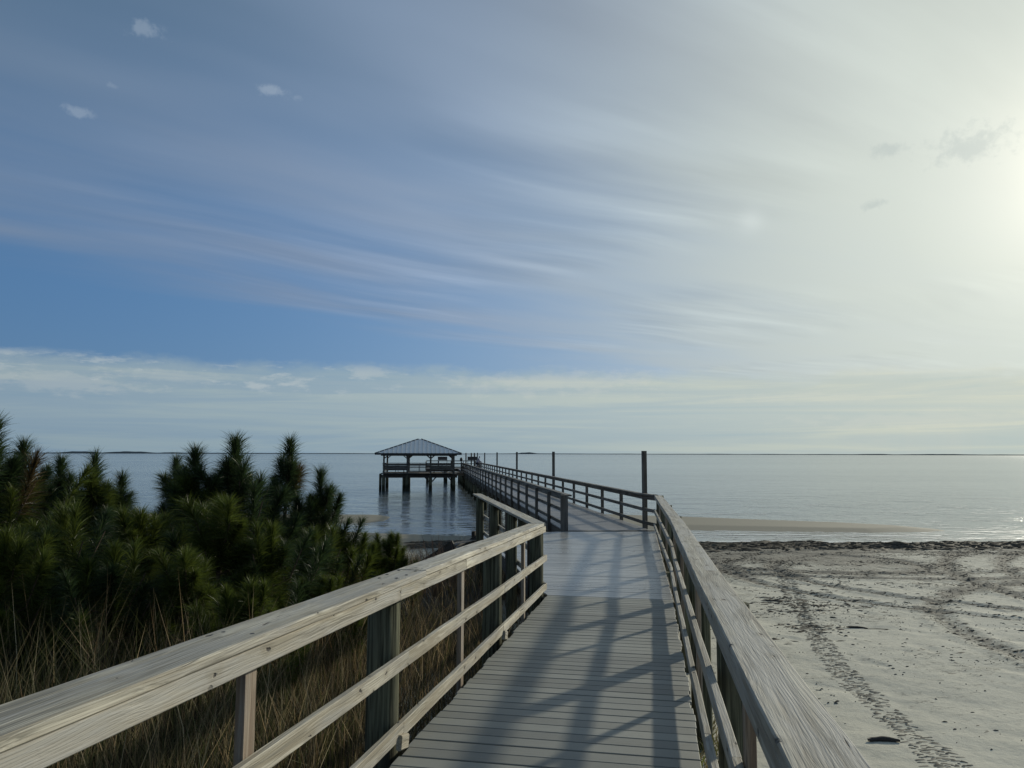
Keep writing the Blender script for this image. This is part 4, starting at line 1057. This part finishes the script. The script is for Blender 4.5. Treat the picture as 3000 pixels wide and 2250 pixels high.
# ------------------------------------------------------------------ weed and litter on the sand
g = np.random.default_rng(5)
def weed(n, xr, yr, lmin, lmax, accept, seed, lift=.02):
    g = np.random.default_rng(seed); x = g.uniform(*xr, n * 6); y = g.uniform(*yr, n * 6)
    k = g.random(n * 6) < accept(x, y); x, y = x[k][:n], y[k][:n]; n = len(x)
    z = ground_z(x, y); L = lmin + (lmax - lmin) * g.random(n) ** 2; a = g.normal(0, .38, n); W = L * (.08 + .16 * g.random(n))
    cx, sx = np.cos(a), np.sin(a); hb = lift * (.3 + 1.4 * g.random(n))
    def P(u, v_, q): 
        xx, yy = x + (cx * u - sx * v_), y + (sx * u + cx * v_); return np.stack([xx, yy, z + q], -1)
    V = np.stack([P(-L / 2, 0 * W, -.004), P(-L * .2, -W / 2, -.002), P(L * .25, -W * .45, -.002), P(L / 2, W * .2, -.004), P(L * .2, W / 2, -.002), P(-L * .25, W * .4, -.002), P(-L * .1, 0 * W, hb), P(L * .2, 0 * W, hb * .8)], 1)
    tr = [[0, 1, 6], [1, 2, 7], [1, 7, 6], [2, 3, 7], [3, 4, 7], [4, 5, 6], [4, 6, 7], [5, 0, 6]]
    T = (np.arange(n)[:, None, None] * 8 + np.array(tr)[None]).reshape(-1, 3)
    c = np.array([.105, .09, .066]) * (.35 + 1.0 * g.random((n, 1))); C = np.repeat(c[:, None], 8, 1)
    return V.reshape(-1, 3), T, C.reshape(-1, 3)
def yw(x, y): return y + (fbm(x * .12 + 3, y * .12 + 8, 3) - .5) * 2.2
streak = lambda x, y: np.clip((fbm(x * .6 + 2, y * 1.5, 5, .62) - .49) * 8, 0, 1)
right = lambda x, y: (x > .1872 * y + .45) | (y > 19)
def acc1(x, y): return right(x, y) * np.exp(-((yw(x, y) - 29.4) / .62) ** 2)
def acc2(x, y): return right(x, y) * streak(x, y) * np.clip((yw(x, y) - 10) / 16, .03, 1) * (yw(x, y) < 30)
def acc3(x, y):
    s = 0
    for (cx, cy, rad) in RUTS: s = s + np.exp(-((np.hypot(x - cx, y - cy) - rad) / .22) ** 2)
    return right(x, y) * np.clip(s, 0, 1) * .8 * (yw(x, y) < 29)
def patch(x, y):
    q = 0
    for (cx, cy, sx, sy) in PATCH: q = q + np.exp(-((x - cx) / sx) ** 2 - ((y - cy) / sy) ** 2)
    return right(x, y) * np.clip(q, 0, 1)
PATCH = []
for (px_, py_, sx, sy) in ((762, 583, .35, .5), (785, 600, .45, .6), (800, 612, .5, .35), (818, 606, .8, .25), (812, 628, .4, .5), (938, 700, .35, .12), (955, 716, .4, .2)):
    d = pixel_dir(px_, py_); t = 8.0
    for _ in range(30):
        p = Vector((0, 0, EYE)) + d * t; t *= (EYE - float(ground_z(p.x, p.y, False))) / max(.01, EYE - p.z)
    PATCH.append((p.x, p.y, sx, sy))
sets = [weed(6500, (-4, 28), (26.5, 31), .18, .95, acc1, 1, .035), weed(12000, (1.5, 26), (9, 30), .03, .26, acc2, 2, .010), weed(7500, (3, 26), (8, 29), .03, .20, acc3, 3, .010), weed(1500, (3.5, 12), (10, 18), .04, .30, patch, 7, .012), weed(2600, (1.5, 16), (3.5, 16), .012, .09, lambda x, y: right(x, y) * (.06 + .8 * streak(x * 1.3 + 7, y)), 4, .008)]
V_, T_, C_, k = [], [], [], 0
for a, b, c in sets: V_.append(a); T_.append(b + k); C_.append(c); k += len(a)
so_ = link('seaweed', fast_mesh('seaweed', np.concatenate(V_), np.concatenate(T_), False, ('tint', np.concatenate(C_), 'COLOR')), None, Matrix.Identity(4), 'wrack')
tag(so_, 'dark stranded seaweed heaped along the tide line and scattered on sand', 'seaweed', None, 'stuff')

# the tread of a wheel track pressed in the sand
track_px = [(782, 574), (793, 592), (806, 619), (829, 657), (857, 685), (894, 718), (931, 750), (985, 800)]
pts = []
for (x, y) in track_px:
    d = pixel_dir(x, y); t = 5.0
    for _ in range(30):
        p = Vector((0, 0, EYE)) + d * t; t *= (EYE - float(ground_z(p.x, p.y, False))) / max(.01, EYE - p.z)
    pts.append(Vector((p.x, p.y, 0)))
V_, T_, C_ = [], [], []; random.seed(4)
tot = 0
for a, b in zip(pts[:-1], pts[1:]):
    L = (b - a).length; d = (b - a).normalized(); s = Vector((d.y, -d.x, 0)); q = -(tot % .06)
    while q < L:
        wt = .05 + .10 * vnoise(np.array([(tot + q) * .6]), np.array([3.3]))[0] ; patch = vnoise(np.array([(tot + q) * 1.9]), np.array([8.1]))[0]
        for col in range(-3, 4):
            if random.random() > .35 + .5 * patch: continue
            c = a + d * (q + random.uniform(-.03, .03)) + s * (col * wt * .55 + random.uniform(-.03, .03))
            ln, wd = .040 * random.uniform(.4, 1.5), .011 * random.uniform(.6, 1.5); sk = random.uniform(-.5, .5) + .3 * np.sign(col)
            e1 = (s + d * sk).normalized() * ln; e2 = (d - s * sk).normalized() * wd
            z = float(ground_z(c.x, c.y)); k = len(V_)
            for (u, v_, h) in ((-1, -1, -.004), (1, -1, -.004), (1, 1, -.004), (-1, 1, -.004), (-.6, -.2, .007), (.6, -.2, .007)):
                pp = c + e1 * u + e2 * v_; V_.append((pp.x, pp.y, z + h * (1 if h < 0 else random.uniform(.5, 1.3))))
            T_ += [(k, k + 1, k + 5), (k, k + 5, k + 4), (k + 1, k + 2, k + 5), (k + 2, k + 3, k + 4), (k + 2, k + 4, k + 5), (k + 3, k, k + 4)]
            tone = random.uniform(.6, 1.9); C_ += [(.14 * tone, .13 * tone, .105 * tone)] * 6
        q += .05
    tot += L
tk = link('tread_marks', fast_mesh('tread_marks', V_, T_, False, ('tint', np.array(C_), 'COLOR')), beach, Matrix.Identity(4), 'wrack'); tk['kind'] = 'stuff'; tk['label'] = 'dark chevron tread marks of one wheel track in the sand'

# pieces of driftwood
def drift(px_, py_, L, r_, ang, label, seed):
    d = pixel_dir(px_, py_); t = 8.0
    for _ in range(30):
        p = Vector((0, 0, EYE)) + d * t; t *= (EYE - float(ground_z(p.x, p.y, False))) / max(.01, EYE - p.z)
    rs = random.Random(seed); V, Q = [], []; n = 8; rows = 9
    for i in range(rows):
        f = i / (rows - 1); rr_ = r_ * math.sin(math.pi * (.06 + .88 * f)) ** .5 * rs.uniform(.85, 1.15)
        for k in range(n):
            a = 2 * math.pi * k / n; V.append((L * (f - .5), rr_ * math.cos(a) + .12 * L * math.sin(f * 3), rr_ * math.sin(a) * .7 + r_ * .45))
        if i:
            for k in range(n): b = (i - 1) * n; Q.append((b + k, b + (k + 1) % n, b + n + (k + 1) % n, b + n + k))
    Q += [tuple(range(n)), tuple((rows - 1) * n + k for k in reversed(range(n)))]
    o = link('driftwood', pydata('driftwood', V, Q, True), None, Matrix.Translation((p.x, p.y, float(ground_z(p.x, p.y)))) @ Matrix.Rotation(ang, 4, 'Z'), 'driftwood')
    tag(o, label, 'driftwood', 'driftwood on the sand')
drift(857, 628, .34, .028, -.35, 'small dark log lying on clean sand right of the wheel track', 1)
drift(884, 742, .30, .034, -.1, 'dark lump of driftwood in the near sand beside the tread marks', 2)
drift(884, 630, .62, .008, -.25, 'thin crooked stick past the small dark log', 3)
drift(772, 601, .42, .02, -.2, 'dark stick in the weed patch next to the railing', 4)
